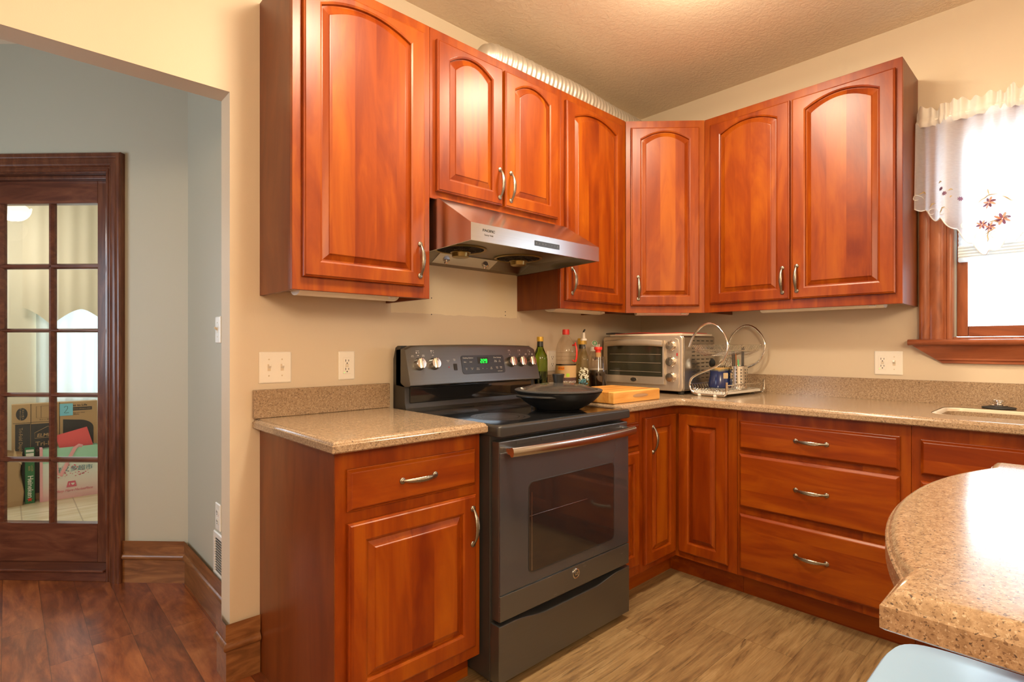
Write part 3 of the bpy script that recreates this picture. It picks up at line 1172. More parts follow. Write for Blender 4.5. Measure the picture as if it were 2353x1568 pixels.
ZB, ZT = 1.3585, 2.4185
U = 0.305
t = wall_cab('wall_cabinet', 'tall single-door cherry wall cabinet left of the range hood', (-2.44, 0), 0, 0.53, U, ZB, ZT)
door(t, 0.030, 0.498, 1.402 - ZB, 2.376 - ZB, -U, h=(0.474, 1.501 - ZB))
t = wall_cab('wall_cabinet', 'short two-door cherry wall cabinet above the steel range hood', (-1.909, 0), 0, 0.759, U, 1.752, ZT)
door(t, 0.025, 0.369, 1.782 - 1.752, 2.376 - 1.752, -U, h=(0.349, 1.875 - 1.752))
door(t, 0.383, 0.727, 1.782 - 1.752, 2.376 - 1.752, -U, h=(0.414, 1.873 - 1.752))
t = wall_cab('wall_cabinet', 'single-door cherry wall cabinet between the range hood and the angled corner cabinet', (-1.149, 0), 0, 0.538, U, ZB, ZT)
door(t, 0.027, 0.494, 1.398 - ZB, 2.376 - ZB, -U, h=(0.066, 1.495 - ZB))
t = wall_cab('wall_cabinet', 'two-door cherry wall cabinet between the corner and the window', (0, -0.6105), -PI / 2, 0.9, U, ZB, ZT)
door(t, 0.036, 0.447, 1.404 - ZB, 2.376 - ZB, -U, h=(0.415, 1.499 - ZB))
door(t, 0.457, 0.877, 1.404 - ZB, 2.376 - ZB, -U, h=(0.481, 1.502 - ZB))
# diagonal corner cabinet
t = thing('corner_wall_cabinet', 'angled single-door cherry wall cabinet filling the corner', 'kitchen cabinet', (-0.61, -U, ZB), -PI / 4)
H = ZT - ZB
rt = Matrix.Rotation(PI / 4, 3, 'Z')


def dloc(x, y):
    v = rt @ Vector((x + 0.61, y + U, 0))
    return (v.x, v.y)


bm = B()
prism(bm, [dloc(-0.601, -U + 0.003), dloc(-U + 0.003, -0.601), dloc(-0.001, -0.601), dloc(-0.001, -0.001), dloc(-0.601, -0.001)], 0.02, H, 'xy')
obj('carcass', bm, M['cherry_side'], t, smooth=False)
bm = B()
prism(bm, [(0.0015, 0.0), (0.4315, 0.0), (0.415, 0.0165), (0.018, 0.0165)], 0.0, H, 'xy')
obj('face_frame', bm, M['cherry'], t, smooth=False)
door(t, 0.027, 0.400, 1.396 - ZB, 2.378 - ZB, 0.0, stile=0.05, h=(0.066, 1.494 - ZB))


def base_cab(name, label, loc, rz, W, side_l=False, hollow=False):
    t = thing(name, label, 'kitchen cabinet', (loc[0], loc[1], 0), rz)
    bm = B()
    D = 0.61
    if hollow:
        box(bm, 0.0, 0.016, -D + 0.019, -0.002, 0.106, 0.8775)
        box(bm, W - 0.016, W, -D + 0.019, -0.002, 0.106, 0.8775)
        box(bm, 0.016, W - 0.016, -D + 0.019, -0.002, 0.106, 0.122)
    else:
        box(bm, 0.0, W, -D + 0.019, -0.002, 0.106, 0.8775)
    box(bm, 0.0 if not side_l else -0.0, W, -D + 0.075, -0.002, 0.0, 0.106)
    if side_l:
        box(bm, -0.003, 0.016, -D + 0.001, -0.002, 0.001, 0.8778)
    obj('carcass', bm, M['cherry_side'], t, smooth=False)
    bm = B()
    box(bm, 0.0, W, -D, -D + 0.019, 0.104, 0.877, 0.001, 1)
    obj('face_frame', bm, M['cherry'], t, smooth=False)
    bm = B()
    box(bm, 0.018 if side_l else 0.0, W, -D + 0.066, -D + 0.075, 0.0, 0.104)
    obj('toe_kick', bm, M['cherry_h'], t, smooth=False)
    return t


YF = -0.61
t = base_cab('base_cabinet', 'cherry base cabinet with one drawer over one door left of the range', (-2.437, 0), 0, 0.526, side_l=True)
X = 2.437
drawer(t, X - 2.405, X - 1.938, 0.702, 0.823, YF)
door(t, X - 2.405, X - 1.938, 0.148, 0.668, YF, arch=False, stile=0.052, rail=0.052, h=(X - 1.956, 0.563))
t = base_cab('base_cabinet', 'narrow cherry base cabinet half hidden behind the right side of the range', (-1.138, 0), 0, 0.199)
X = 1.138
drawer(t, X - 1.125, X - 0.957, 0.706, 0.820, YF, h=False)
door(t, X - 1.125, X - 0.957, 0.155, 0.686, YF, arch=False, stile=0.045)

# corner base cabinet with an L shaped folding door
t = thing('corner_base_cabinet', 'L-shaped cherry corner base cabinet with a folding two-leaf door', 'kitchen cabinet', (0, 0, 0))
bm = B()
prism(bm, [(-0.937, -0.002), (-0.937, -0.591), (-0.592, -0.591), (-0.591, -0.592), (-0.591, -0.930), (-0.002, -0.930), (-0.002, -0.002)], 0.106, 0.877, 'xy')
prism(bm, [(-0.937, -0.002), (-0.937, -0.535), (-0.535, -0.535), (-0.535, -0.930), (-0.002, -0.930), (-0.002, -0.002)], 0.0, 0.106, 'xy')
obj('carcass', bm, M['cherry_side'], t, smooth=False)
bm = B()
prism(bm, [(-0.937, -0.591), (-0.937, -0.61), (-0.61, -0.61), (-0.61, -0.930), (-0.591, -0.930), (-0.591, -0.591)], 0.104, 0.876, 'xy')
obj('face_frame', bm, M['cherry'], t, smooth=False)
bm = B()
prism(bm, [(-0.937, -0.535), (-0.937, -0.544), (-0.544, -0.544), (-0.544, -0.930), (-0.535, -0.930), (-0.535, -0.535)], 0.0, 0.104, 'xy')
obj('toe_kick', bm, M['cherry_h'], t, smooth=False)
door(t, -0.909, -0.633, 0.136, 0.834, YF, arch=False, stile=0.052, h=(-0.848, 0.727))
dd = door(t, 0.633, 0.889, 0.136, 0.834, YF, arch=False, stile=0.052)
dd.rotation_euler = (0, 0, -PI / 2)

t = base_cab('base_cabinet', 'cherry base cabinet with three wide drawers under the right counter', (0, -0.931), -PI / 2, 0.666)
for a, b in ((0.699, 0.829), (0.430, 0.676), (0.140, 0.398)):
    drawer(t, 0.014, 0.632, a, b, YF)
t = base_cab('base_cabinet', 'cherry sink base cabinet at the right edge of the photo', (0, -1.598), -PI / 2, 0.915, hollow=True)
drawer(t, 0.030, 0.885, 0.695, 0.826, YF, h=False)
door(t, 0.030, 0.452, 0.14, 0.672, YF, arch=False, h=(0.425, 0.57))
door(t, 0.462, 0.885, 0.14, 0.672, YF, arch=False, h=(0.49, 0.57))

# ------------------------------------------------------------------ counters
CT0, CT1 = 0.879, 0.914
EDGE = [(0.004, CT0), (0.0, CT0 + 0.004), (0.0, CT1 - 0.013), (0.0015, CT1 - 0.0115), (0.003, CT1 - 0.0115), (0.005, CT1 - 0.006), (0.010, CT1 - 0.0015), (0.017, CT1)]
t = thing('countertop', 'short speckled tan quartz countertop left of the range', 'countertop', (-2.466, 0, CT0))
Z = [(d, z - CT0) for d, z in EDGE]
bm = B()
slab(bm, [(0.0, -0.002), (0.0, -0.655), (0.555, -0.655), (0.555, -0.002)], 0, 0, Z)
obj('slab', bm, M['quartz'], t, ang=40)
bm = B()
box(bm, 0.0, 0.549, -0.022, -0.002, 0.0352, 0.138, 0.003)
obj('backsplash', bm, M['quartz'], t)

t = thing('countertop', 'long L-shaped speckled tan quartz countertop running under the window', 'countertop', (0, 0, CT0))
bm = B()
arc = [(-0.655 - 0.05 + 0.05 * math.sin(a), -0.655 - 0.05 + 0.05 * math.cos(a)) for a in [PI / 2 * k / 6 for k in range(7)]]
outer = [(-1.138, -0.002), (-1.138, -0.655)] + arc + [(-0.655, -3.2), (-0.002, -3.2), (-0.002, -0.002)]
hole = rrect(-0.50, -0.145, -2.42, -1.63, 0.06)
slab(bm, outer, 0, 0, Z, hole, [(0.0, 0.035), (-0.004, 0.032), (-0.005, 0.0)])
obj('slab', bm, M['quartz'], t, ang=40)
bm = B()
prism(bm, [(-1.138, -0.002), (-1.138, -0.022), (-0.022, -0.022), (-0.022, -3.2), (-0.002, -3.2), (-0.002, -0.002)], 0.0352, 0.138, 'xy')
obj('backsplash', bm, M['quartz'], t, smooth=False)
# sink bowl below the counter
sk = thing('kitchen_sink', 'cream undermount sink set in the counter below the window', 'sink', (-0.3225, -2.025, CT0))
bm = B()
rr = rrect(-0.1765, 0.1765, -0.394, 0.394, 0.06)
loft(bm, [[(x * q, y * q2, z) for x, y in rr] for q, q2, z in
          ((0.998, 0.999, 0.002), (0.998, 0.999, 0.0325), (0.99, 0.996, 0.0337), (0.925, 0.966, 0.0337), (0.912, 0.960, 0.030), (0.910, 0.959, 0.020))], True)
obj('rim', bm, M['sinkwhite'], sk)
bm = B()
loft(bm, [[(x * q, y * q2, z) for x, y in rr] for q, q2, z in
          ((0.912, 0.960, 0.026), (0.90, 0.952, -0.02), (0.88, 0.94, -0.15), (0.82, 0.90, -0.185))], True, False, True)
obj('bowl', bm, M['quartz'], sk)
bm = B()
lathe(bm, [(0.0, -0.1845), (0.042, -0.1845), (0.045, -0.1825), (0.04, -0.181), (0.012, -0.1828), (0, -0.1828)], (0, 0, 0), 24)
obj('drain', bm, M['chrome'], sk)
ss = thing('sink_stopper', 'black rubber sink stopper with a metal knob lying behind the sink', 'sink stopper', (-0.085, -1.80, CT1))
bm = B()
lathe(bm, [(0.0, 0.0005), (0.052, 0.0005), (0.056, 0.003), (0.054, 0.006), (0.030, 0.010), (0.0, 0.010)], seg=32)
obj('rubber_disc', bm, M['rubber'], ss)
bm = B()
lathe(bm, [(0.028, 0.009), (0.030, 0.014), (0.024, 0.018), (0.016, 0.020), (0.016, 0.026), (0.022, 0.030), (0.022, 0.036), (0.016, 0.039), (0.0, 0.039)], seg=28)
obj('knob', bm, M['chrome'], ss)

# peninsula in the foreground
t = thing('island_countertop', 'curved speckled quartz island top in the right foreground reflecting the window', 'countertop', (-2.465, -1.913, 0.886))
bm = B()
P = [(0.0, 0.0), (0.088, 0.0)]
x0, x1, sag = 0.088, 0.835, 0.072
hw = (x1 - x0) / 2
Rr = (hw * hw + sag * sag) / (2 * sag)
for k in range(1, 24):
    x = x0 + (x1 - x0) * k / 24
    P.append((x, math.sqrt(Rr * Rr - (x - x0 - hw) ** 2) - (Rr - sag)))
P += [(0.835, 0.0), (0.915, 0.0), (0.915, -1.0), (0.0, -1.0)]
slab(bm, P, 0, 0, [(0.004, 0.0), (0.0, 0.003), (0.0, 0.0255), (0.0015, 0.0275), (0.0035, 0.0275), (0.006, 0.0335), (0.011, 0.0385), (0.019, 0.041)])
obj('slab', bm, M['quartz'], t, ang=35)
t = thing('island_cabinet', 'cherry island base carrying the curved quartz top', 'kitchen cabinet', (-2.36, -2.9, 0))
bm = B()
box(bm, 0.0, 0.72, 0.0, 0.40, 0.1, 0.8855)
obj('carcass', bm, M['cherry_side'], t, smooth=False)
bm = B()
box(bm, 0.04, 0.68, 0.04, 0.36, 0.0, 0.1)
obj('toe_kick', bm, M['cherry_side'], t, smooth=False)

st = thing('counter_stool', 'padded stool under the island top, tinted blue for the reflected window', 'stool', (-2.17, -2.066, 0))
bm = B()
pr = [(0.0, 0.598), (0.20, 0.598), (0.238, 0.603), (0.250, 0.618), (0.251, 0.638), (0.244, 0.648), (0.20, 0.654), (0.0, 0.656)]
rings = []
for r, z in pr:
    ring = []
    for i in range(48):
        a = 2 * PI * i / 48
        c, s = math.cos(a), math.sin(a)
        e = 2 / 8.0
        ring.append((max(r, 1e-4) * abs(c) ** e * (1 if c > 0 else -1), max(r, 1e-4) * abs(s) ** e * (1 if s > 0 else -1), z))
    rings.append(ring)
loft(bm, rings, True, True, True)
obj('seat', bm, M['stoolvinyl'], st, ang=60)
for sx in (-1, 1):
    for sy in (-1, 1):
        bm = B()
        tube(bm, [(sx * 0.16, sy * 0.16, 0.598), (sx * 0.20, sy * 0.20, 0.0)], [0.013, 0.012], 12)
        obj('leg', bm, M['slate_side'], st)
bm = B()
tube(bm, [(0.185, 0.185, 0.2), (-0.185, 0.185, 0.2), (-0.185, -0.185, 0.2), (0.185, -0.185, 0.2)], 0.009, 10, closed=True)
obj('footrest', bm, M['slate_side'], st)

# ------------------------------------------------------------------ range
RX = -1.524
t = thing('electric_range', 'black stainless electric range with glass cooktop and green clock display', 'stove', (RX, 0, 0))
bm = B()
box(bm, -0.379, 0.379, -0.655, -0.025, 0.025, 0.868, 0.004)
obj('body', bm, M['slate_side'], t)
for sx in (-0.34, 0.34):
    for y in (-0.62, -0.08):
        bm = B()
        lathe(bm, [(0.014, 0.0), (0.018, 0.004), (0.018, 0.024)], (sx, y, 0.0), 14)
        obj('foot', bm, M['rubber'], t)
# cooktop
bm = B()
loft(bm, [[(x, y, z) for x, y in rrect(-0.381 + d, 0.381 - d, -0.705 + d, -0.055, 0.012)] for d, z in
          ((0.003, 0.866), (0.0, 0.869), (0.0, 0.896), (0.002, 0.901), (0.006, 0.904), (0.016, 0.905), (0.020, 0.9035))], True, True, True)
ct = obj('cooktop_frame', bm, M['slate_side'], t, ang=40)
bm = B()
prism(bm, rrect(-0.359, 0.359, -0.680, -0.135, 0.02), 0.9015, 0.9042, 'xy')
gl = obj('glass_top', bm, M['black_gloss'], ct, ang=30)
for x, y, r in ((-0.20, -0.51, 0.115), (0.17, -0.49, 0.13), (-0.19, -0.24, 0.08), (0.18, -0.23, 0.09), (0.0, -0.2, 0.06)):
    bm = B()
    for q0, q1 in ((0.0, 0.62), (0.66, 0.80), (0.83, 1.0)):
        R = loft(bm, [[(x + r * q * math.cos(2 * PI * i / 48), y + r * q * math.sin(2 * PI * i / 48), 0.9045) for i in range(48)] for q in (max(q0, 0.02), q1)], True)
    obj('burner', bm, M['burner'], gl, smooth=False)
# backguard
bm = B()
prism(bm, [(-0.028, 0.86), (-0.028, 1.12), (-0.045, 1.168), (-0.062, 1.176), (-0.085, 1.1765), (-0.085, 1.02), (-0.118, 1.006), (-0.118, 0.94), (-0.126, 0.915), (-0.140, 0.905), (-0.140, 0.86)], -0.381, 0.381, 'yz')
bk = obj('backguard', bm, M['slate_side'], t, ang=25)
bm = B()
box(bm, -0.358, 0.358, -0.1225, -0.116, 0.935, 1.006, 0.004, 2)
obj('gloss_strip', bm, M['black_gloss'], bk)
bm = B()
PA, PB = Vector((-0.122, 1.166)), Vector((-0.160, 1.008))      # (y, z) of the face's upper and lower edges
pd = (PA - PB).normalized()
pn = Vector((-pd.y, pd.x))
PH = (PA - PB).length
TILT = math.atan2(pd.x, pd.y)


def on_panel(x, s, off):
    """s runs from 0 at the lower edge to 1 at the upper edge of the control panel's face"""
    q = PB + (PA - PB) * s + pn * off
    return (x, q.x, q.y)


def bow(x):
    return 0.010 * (1 - (x / 0.381) ** 2)


rings = []
for x in [-0.381 + 0.762 * i / 24 for i in range(25)]:
    e = min(1.0, (0.381 - abs(x)) / 0.02)
    k = 0.012 * (1 - math.sqrt(max(0, 1 - (1 - e) ** 2)))
    tz = bow(x) * 0.6 - k
    rings.append([(x, -0.05, 1.170 + tz), (x, -0.095, 1.176 + tz), (x, -0.110, 1.1755 + tz), (x, -0.119, 1.170 + tz), (x, PA.x - 0.001, PA.y - 0.008 + tz), (x, PB.x, PB.y + 0.010), (x, PB.x + 0.001, PB.y + 0.003),
                  (x, PB.x + 0.006, PB.y), (x, -0.11, 1.004), (x, -0.05, 1.010)])
loft(bm, rings, True, True, True)
cp = obj('control_panel', bm, M['slate'], bk, ang=40)
prot = (PI / 2 - TILT * 1.0, 0, 0)
prot = (PI / 2 + math.atan2(PB.x - PA.x, PA.y - PB.y), 0, 0)
bm = B()
poly = rrect(-0.128, 0.128, -0.043, 0.043, 0.012)
prism(bm, poly, -0.001, 0.0025, 'xy')
ds = obj('display_film', bm, M['panel_blue'], cp)
ds.location = on_panel(0.026, 0.52, 0.001)
ds.rotation_euler = prot
bm = B()
box(bm, -0.034, 0.030, 0.003, 0.034, 0.0022, 0.0032)
obj('clock_window', bm, M['print_black'], ds, smooth=False)
SEG = {'2': 'abged', '9': 'abcdfg'}
bm = B()


def seg7(bm, ch, x, y, w, h):
    hw, th = w / 2, 0.0028
    segs = {'a': (x - hw, x + hw, y + h / 2), 'g': (x - hw, x + hw, y), 'd': (x - hw, x + hw, y - h / 2)}
    for s in SEG[ch]:
        if s in segs:
            a, b, yy = segs[s]
            q = [(a, yy - th / 2), (b, yy - th / 2), (b, yy + th / 2), (a, yy + th / 2)]
        else:
            xx = x + (hw if s in 'bc' else -hw)
            y0, y1 = (y, y + h / 2) if s in 'bf' else (y - h / 2, y)
            q = [(xx - th / 2, y0), (xx + th / 2, y0), (xx + th / 2, y1), (xx - th / 2, y1)]
        prism(bm, [(a + 0.12 * (b - y), b) for a, b in q], 0.0031, 0.0036, 'xy')


for ch, x in (('2', -0.013), ('2', 0.0015), ('9', 0.016)):
    seg7(bm, ch, x, 0.0155, 0.008, 0.016)
prism(bm, [(-0.0065, 0.0095), (-0.0045, 0.0095), (-0.0045, 0.0115), (-0.0065, 0.0115)], 0.0031, 0.0036, 'xy')
prism(bm, [(-0.0060, 0.0185), (-0.0040, 0.0185), (-0.0040, 0.0205), (-0.0060, 0.0205)], 0.0031, 0.0036, 'xy')
obj('clock_digits', bm, M['green_led'], ds, smooth=False)
for s, x, y, z in (('Cooking Options', -0.088, 0.031, 0.0085), ('Oven Settings', 0.088, 0.031, 0.0085), ('Bake', -0.108, 0.012, 0.0075), ('Broil', -0.075, 0.012, 0.0075),
                   ('Timer\nOn/Off', 0.074, 0.014, 0.006), ('Set\nClock', 0.100, 0.014, 0.006), ('Start\nOn', -0.105, -0.019, 0.006), ('Cancel\nOff', -0.073, -0.019, 0.006),
                   ('Warm\nDrawer', -0.038, -0.020, 0.006), ('+', -0.010, -0.020, 0.010), ('-', 0.014, -0.020, 0.012), ('Self\nClean', 0.042, -0.019, 0.006),
                   ('Cook\nTime', 0.078, -0.017, 0.006), ('Delay\nTime', 0.103, -0.017, 0.006), ('Lock Controls', 0.094, -0.034, 0.005)):
    lettering(s, z, M['print_white'], ds, (x, y, 0.0030), (0, 0, 0))
KX = (-0.325, -0.25, 0.200, 0.266, 0.334)
for i, x in enumerate(KX):
    bm = B()
    lathe(bm, [(0.0, 0.0), (0.0265, 0.0), (0.0265, 0.005), (0.0245, 0.0075), (0.0235, 0.022), (0.0215, 0.0255), (0.0, 0.0262)], seg=36)
    box(bm, -0.0065, 0.0065, -0.0225, 0.0225, 0.020, 0.034, 0.003, 2)
    k = obj('knob', bm, M['knob_steel'], cp, ang=40)
    k.location = on_panel(x, 0.57, -0.001)
    k.rotation_euler = prot
    bm = B()
    box(bm, -0.0012, 0.0012, 0.008, 0.0222, 0.0332, 0.0344)
    obj('pointer', bm, M['print_black'], k, smooth=False)
for s, x, q, z in (('Front', -0.325, 0.17, 0.0085), ('Rear', -0.25, 0.17, 0.0085), ('Warming Zone', 0.200, 0.17, 0.0075), ('Rear', 0.266, 0.17, 0.0085), ('Front', 0.334, 0.17, 0.0085),
                   ('Off', -0.325, 0.80, 0.006), ('Off', -0.25, 0.80, 0.006), ('Off', 0.2, 0.80, 0.006), ('Off', 0.266, 0.80, 0.006), ('Off', 0.334, 0.80, 0.006),
                   ('Small\nBurner', -0.352, 0.79, 0.005), ('Large\nBurner', -0.298, 0.80, 0.005), ('Small\nBurner', 0.310, 0.80, 0.005), ('Large\nBurner', 0.356, 0.80, 0.005),
                   ('Hi', -0.287, 0.60, 0.006), ('Lo', 0.168, 0.55, 0.006), ('Surface\nOn', -0.173, 0.64, 0.0055), ('Oven\nLight', -0.138, 0.67, 0.0055)):
    lettering(s, z, M['print_white'], cp, on_panel(x, q, 0.0012), prot)
for i, x in enumerate(KX):      # little burner maps above the knobs: a ring of dots with one filled
    bm = B()
    for a, b in ((-1, -1), (1, -1), (-1, 1), (1, 1), (0, 1)):
        f = 0.0026 if (a, b) == ((-1, -1), (-1, 1), (0, 1), (1, 1), (1, -1))[i] else 0.0013
        prism(bm, [(a * 0.006 - f, b * 0.004 - f), (a * 0.006 + f, b * 0.004 - f), (a * 0.006 + f, b * 0.004 + f), (a * 0.006 - f, b * 0.004 + f)], 0, 0.0004, 'xy')
    k = obj('burner_mark', bm, M['print_white'], cp, smooth=False)
    k.location = on_panel(x, 0.90, 0.001)
    k.rotation_euler = prot
bm = B()
box(bm, -0.009, 0.009, -0.015, 0.015, 0.0, 0.004, 0.0015)
k = obj('light_switch', bm, M['print_black'], cp)
k.location = on_panel(-0.138, 0.47, 0.0)
k.rotation_euler = prot
bm = B()
lathe(bm, [(0.0, 0.0), (0.0035, 0.0), (0.003, 0.0015), (0, 0.002)], seg=14)
k = obj('indicator_light', bm, M['red_led'], cp)
k.location = on_panel(-0.173, 0.47, 0.0)
k.rotation_euler = prot

# oven door
bm = B()
box(bm, -0.372, 0.372, -0.695, -0.655, 0.236, 0.850, 0.005)
od = obj('oven_door', bm, M['slate'], t)
bm = B()
box(bm, -0.371, 0.371, -0.700, -0.694, 0.330, 0.812, 0.0025)
og = obj('door_glass', bm, M['oven_glass'], od)
bm = B()
prism(bm, [(x, z) for x, z in rrect(-0.235, 0.265, 0.370, 0.690, 0.02)], -0.7012, -0.6995, 'xz')
ow = obj('oven_window', bm, M['oven_window'], og)
bm = B()
loft(bm, [[(x, y, z) for x, z in rrect(-0.237 + d, 0.267 - d, 0.368 + d, 0.692 - d, 0.021)] for d, y in ((0.0, -0.6995), (0.0, -0.7016), (0.003, -0.7016), (0.003, -0.6995))], True)
obj('window_border', bm, M['slate_side'], og)
bm = B()     # edge of the oven cavity and a wire rack showing through the dark glass
box(bm, -0.222, -0.219, -0.7018, -0.7012, 0.375, 0.655)
box(bm, -0.233, 0.09, -0.7018, -0.7012, 0.570, 0.5715)
obj('cavity_edge', bm, M['steel'], ow, smooth=False)
bm = B()
box(bm, -0.372, 0.372, -0.7015, -0.694, 0.240, 0.326, 0.002)
def worn_mat():
    n = NT('scuffed_black_stainless')
    f = n.noise(n.mapping(n.obj(), (9, 9, 260)), 1.0, 3.0, 0.2)
    g = n.noise(n.obj(), 9.0, 3.0)
    m = n.math('MULTIPLY', n.add('ShaderNodeMapRange', {'Value': f, 'From Min': 0.66, 'From Max': 0.70}).outputs[0],
               n.add('ShaderNodeMapRange', {'Value': g, 'From Min': 0.50, 'From Max': 0.56}).outputs[0])
    c = n.mix(n.math('MULTIPLY', m, 0.8), (0.165, 0.168, 0.166), (0.62, 0.60, 0.56))
    n.P(Base_Color=c, Roughness=0.33, Metallic=0.8)
    return n.m


obj('lower_trim', bm, worn_mat(), od)
for i in range(5):
    x = -0.24 + i * 0.125
    bm = B()
    box(bm, x - 0.052, x + 0.052, -0.6965, -0.6945, 0.832, 0.843)
    obj('vent_slot', bm, M['dark_slot'], od, smooth=False)
bm = B()
n = 30
rings = []
for i in range(n + 1):
    x = -0.357 + 0.714 * i / n
    y = -0.742 - 0.026 * (1 - (x / 0.357) ** 2)
    rings.append([(x, y + 0.010 * math.cos(a), 0.819 + 0.0165 * (abs(math.sin(a)) ** 0.7) * (1 if math.sin(a) > 0 else -1)) for a in [2 * PI * k / 16 for k in range(16)]])
loft(bm, rings, True, True, True)
hd = obj('handle', bm, M['steel'], od, ang=50)
hd['label'] = 'bowed brushed steel oven handle'
for s in (-1, 1):
    bm = B()
    box(bm, s * 0.340 - 0.014, s * 0.340 + 0.014, -0.744, -0.694, 0.807, 0.831, 0.004)
    obj('handle_mount', bm, M['steel'], hd)
bm = B()
lathe(bm, [(0.0, 0.0), (0.0195, 0.0), (0.0195, 0.003), (0.018, 0.004), (0.0165, 0.0035), (0.0, 0.0035)], seg=36)
bd = obj('badge', bm, M['chrome'], od)
bd.location = (0.020, -0.7012, 0.296)
bd.rotation_euler = (PI / 2, 0, 0)
bm = B()
lathe(bm, [(0.0, 0.0034), (0.0150, 0.0034), (0.0148, 0.0041), (0.0, 0.0041)], seg=36)
obj('badge_face', bm, M['slate_side'], bd)
bm = B()
tube(bm, [(0.0132 * math.cos(2 * PI * i / 32), 0.0132 * math.sin(2 * PI * i / 32), 0.0043) for i in range(32)], 0.0005, 6, closed=True)
obj('badge_ring', bm, M['chrome'], bd)
lettering('GE', 0.0165, M['chrome'], bd, (0, 0, 0.0043), (0, 0, 0), shear=0.25, bold=0.0002)
# storage drawer with a scooped upper edge
bm = B()
poly = [(-0.377, 0.030), (0.377, 0.030), (0.377, 0.226)]
for i in range(1, 30):
    x = 0.377 - 0.754 * i / 30
    q = min(1.0, max(0.0, (0.30 - abs(x)) / 0.16))
    poly.append((x, 0.226 - 0.020 * q * q * (3 - 2 * q)))
poly.append((-0.377, 0.226))
ro = [[(x, y, z) for x, z in offset_poly(poly, d)] for d, y in ((0.0, -0.656), (0.0, -0.696), (0.002, -0.7), (0.005, -0.7015))]
loft(bm, ro, True, True, True)
obj('storage_drawer', bm, M['slate'], t, ang=30)

# ------------------------------------------------------------------ range hood
t = thing('range_hood', 'stainless under-cabinet range hood with two fans over the range', 'range hood', (-1.522, 0, 1.54))
HX, Z0 = 0.371, 1.54
sec = [(-0.002, 1.748), (-0.338, 1.748), (-0.540, 1.622), (-0.540, 1.558), (-0.528, 1.558), (-0.528, 1.590), (-0.105, 1.590), (-0.030, 1.548), (-0.002, 1.540)]
bm = B()
# outer shell
sh_o = [(-0.002, 1.748), (-0.338, 1.748), (-0.540, 1.622), (-0.540, 1.558)]
L = [[(-HX, y, z - Z0) for y, z in sh_o], [(HX, y, z - Z0) for y, z in sh_o]]
loft(bm, L, False)
for s in (-1, 1):
    bm.faces.new([bm.verts.new((s * HX, y, z - Z0)) for y, z in sh_o + [(-0.002, 1.540)]])
    bm.faces.new([bm.verts.new((s * (HX - 0.006), y, z - Z0)) for y, z in [(-0.532, 1.558), (-0.532, 1.60), (-0.002, 1.60), (-0.002, 1.542)]])
    a = [bm.verts.new((s * x, y, z - Z0)) for x, y, z in ((HX, -0.54, 1.558), (HX - 0.006, -0.532, 1.558), (HX - 0.006, -0.002, 1.540), (HX, -0.002, 1.540))]
    bm.faces.new(a)
a = [bm.verts.new((x, y, 1.558 - Z0)) for x, y in ((-HX, -0.54), (HX, -0.54), (HX - 0.006, -0.532), (-HX + 0.006, -0.532))]
bm.faces.new(a)
bm.faces.new([bm.verts.new((x, -0.532, z - Z0)) for x, z in ((-HX + 0.006, 1.558), (HX - 0.006, 1.558), (HX - 0.006, 1.60), (-HX + 0.006, 1.60))])
bmesh.ops.remove_doubles(bm, verts=bm.verts[:], dist=1e-5)
hs = obj('shell', bm, M['steel'], t, smooth=False)
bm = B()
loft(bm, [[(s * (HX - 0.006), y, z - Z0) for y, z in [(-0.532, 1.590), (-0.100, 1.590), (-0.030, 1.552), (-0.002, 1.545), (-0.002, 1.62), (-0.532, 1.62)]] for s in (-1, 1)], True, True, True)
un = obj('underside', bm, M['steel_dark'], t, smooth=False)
bm = B()
loft(bm, [[(x, y, z - Z0) for x, y, z in ((xx, -0.098, 1.5885), (xx, -0.034, 1.5537), (xx, -0.035, 1.5524), (xx, -0.099, 1.5870))] for xx in (-0.19, 0.15)], True, True, True)
lp = obj('lamp_plate', bm, M['steel'], un, smooth=False)
for x in (-0.13, 0.10):
    bm = B()
    lathe(bm, [(0.016, 0.0), (0.015, -0.006), (0.009, -0.010), (0.009, -0.020), (0.0, -0.024)], (0, 0, 0), 20)
    k = obj('bulb_socket', bm, M['chrome'], lp)
    k.location = (x, -0.066, 1.570 - Z0)
    k.rotation_euler = (0.5, 0, 0)
for x in (-0.171, 0.171):
    bm = B()
    lathe(bm, [(0.111, 0.001), (0.113, -0.004), (0.107, -0.007), (0.101, -0.004), (0.101, 0.001)], seg=48, caps=False)
    fr = obj('fan_ring', bm, M['brass_oil'], un)
    fr.location = (x, -0.22, 1.590 - Z0)
    bm = B()
    lathe(bm, [(0.100, -0.0015), (0.03, -0.0015)], seg=40, caps=False)
    obj('fan_hole', bm, M['dark_slot'], fr)
    bm = B()
    for i in range(44):
        a = 2 * PI * i / 44
        tube(bm, [(0.104 * math.cos(a), 0.104 * math.sin(a), -0.003), (0.032 * math.cos(a), 0.032 * math.sin(a), -0.016)], 0.0011, 4)
    for r, z in ((0.088, -0.0055), (0.066, -0.010)):
        tube(bm, [(r * math.cos(2 * PI * i / 40), r * math.sin(2 * PI * i / 40), z) for i in range(40)], 0.0012, 5, closed=True)
    obj('fan_grille', bm, M['grill_dark'], fr)
    bm = B()
    lathe(bm, [(0.030, -0.008), (0.043, -0.013), (0.044, -0.016), (0.038, -0.018), (0.036, -0.034), (0.030, -0.037), (0.0, -0.037)], seg=36)
    obj('grease_cup', bm, M['brass_oil'], fr)
bm = B()
box(bm, -0.045, 0.103, -0.5415, -0.539, 1.578 - Z0, 1.599 - Z0, 0.001)
kp = obj('button_strip', bm, M['panel_blue'], hs)
for i, s in enumerate(('0', '1', '2', '3', '-', '^', 'I', 'X')):
    lettering(s, 0.008, M['grill_light'], kp, (-0.035 + i * 0.018, -0.5417, 1.5885 - Z0))
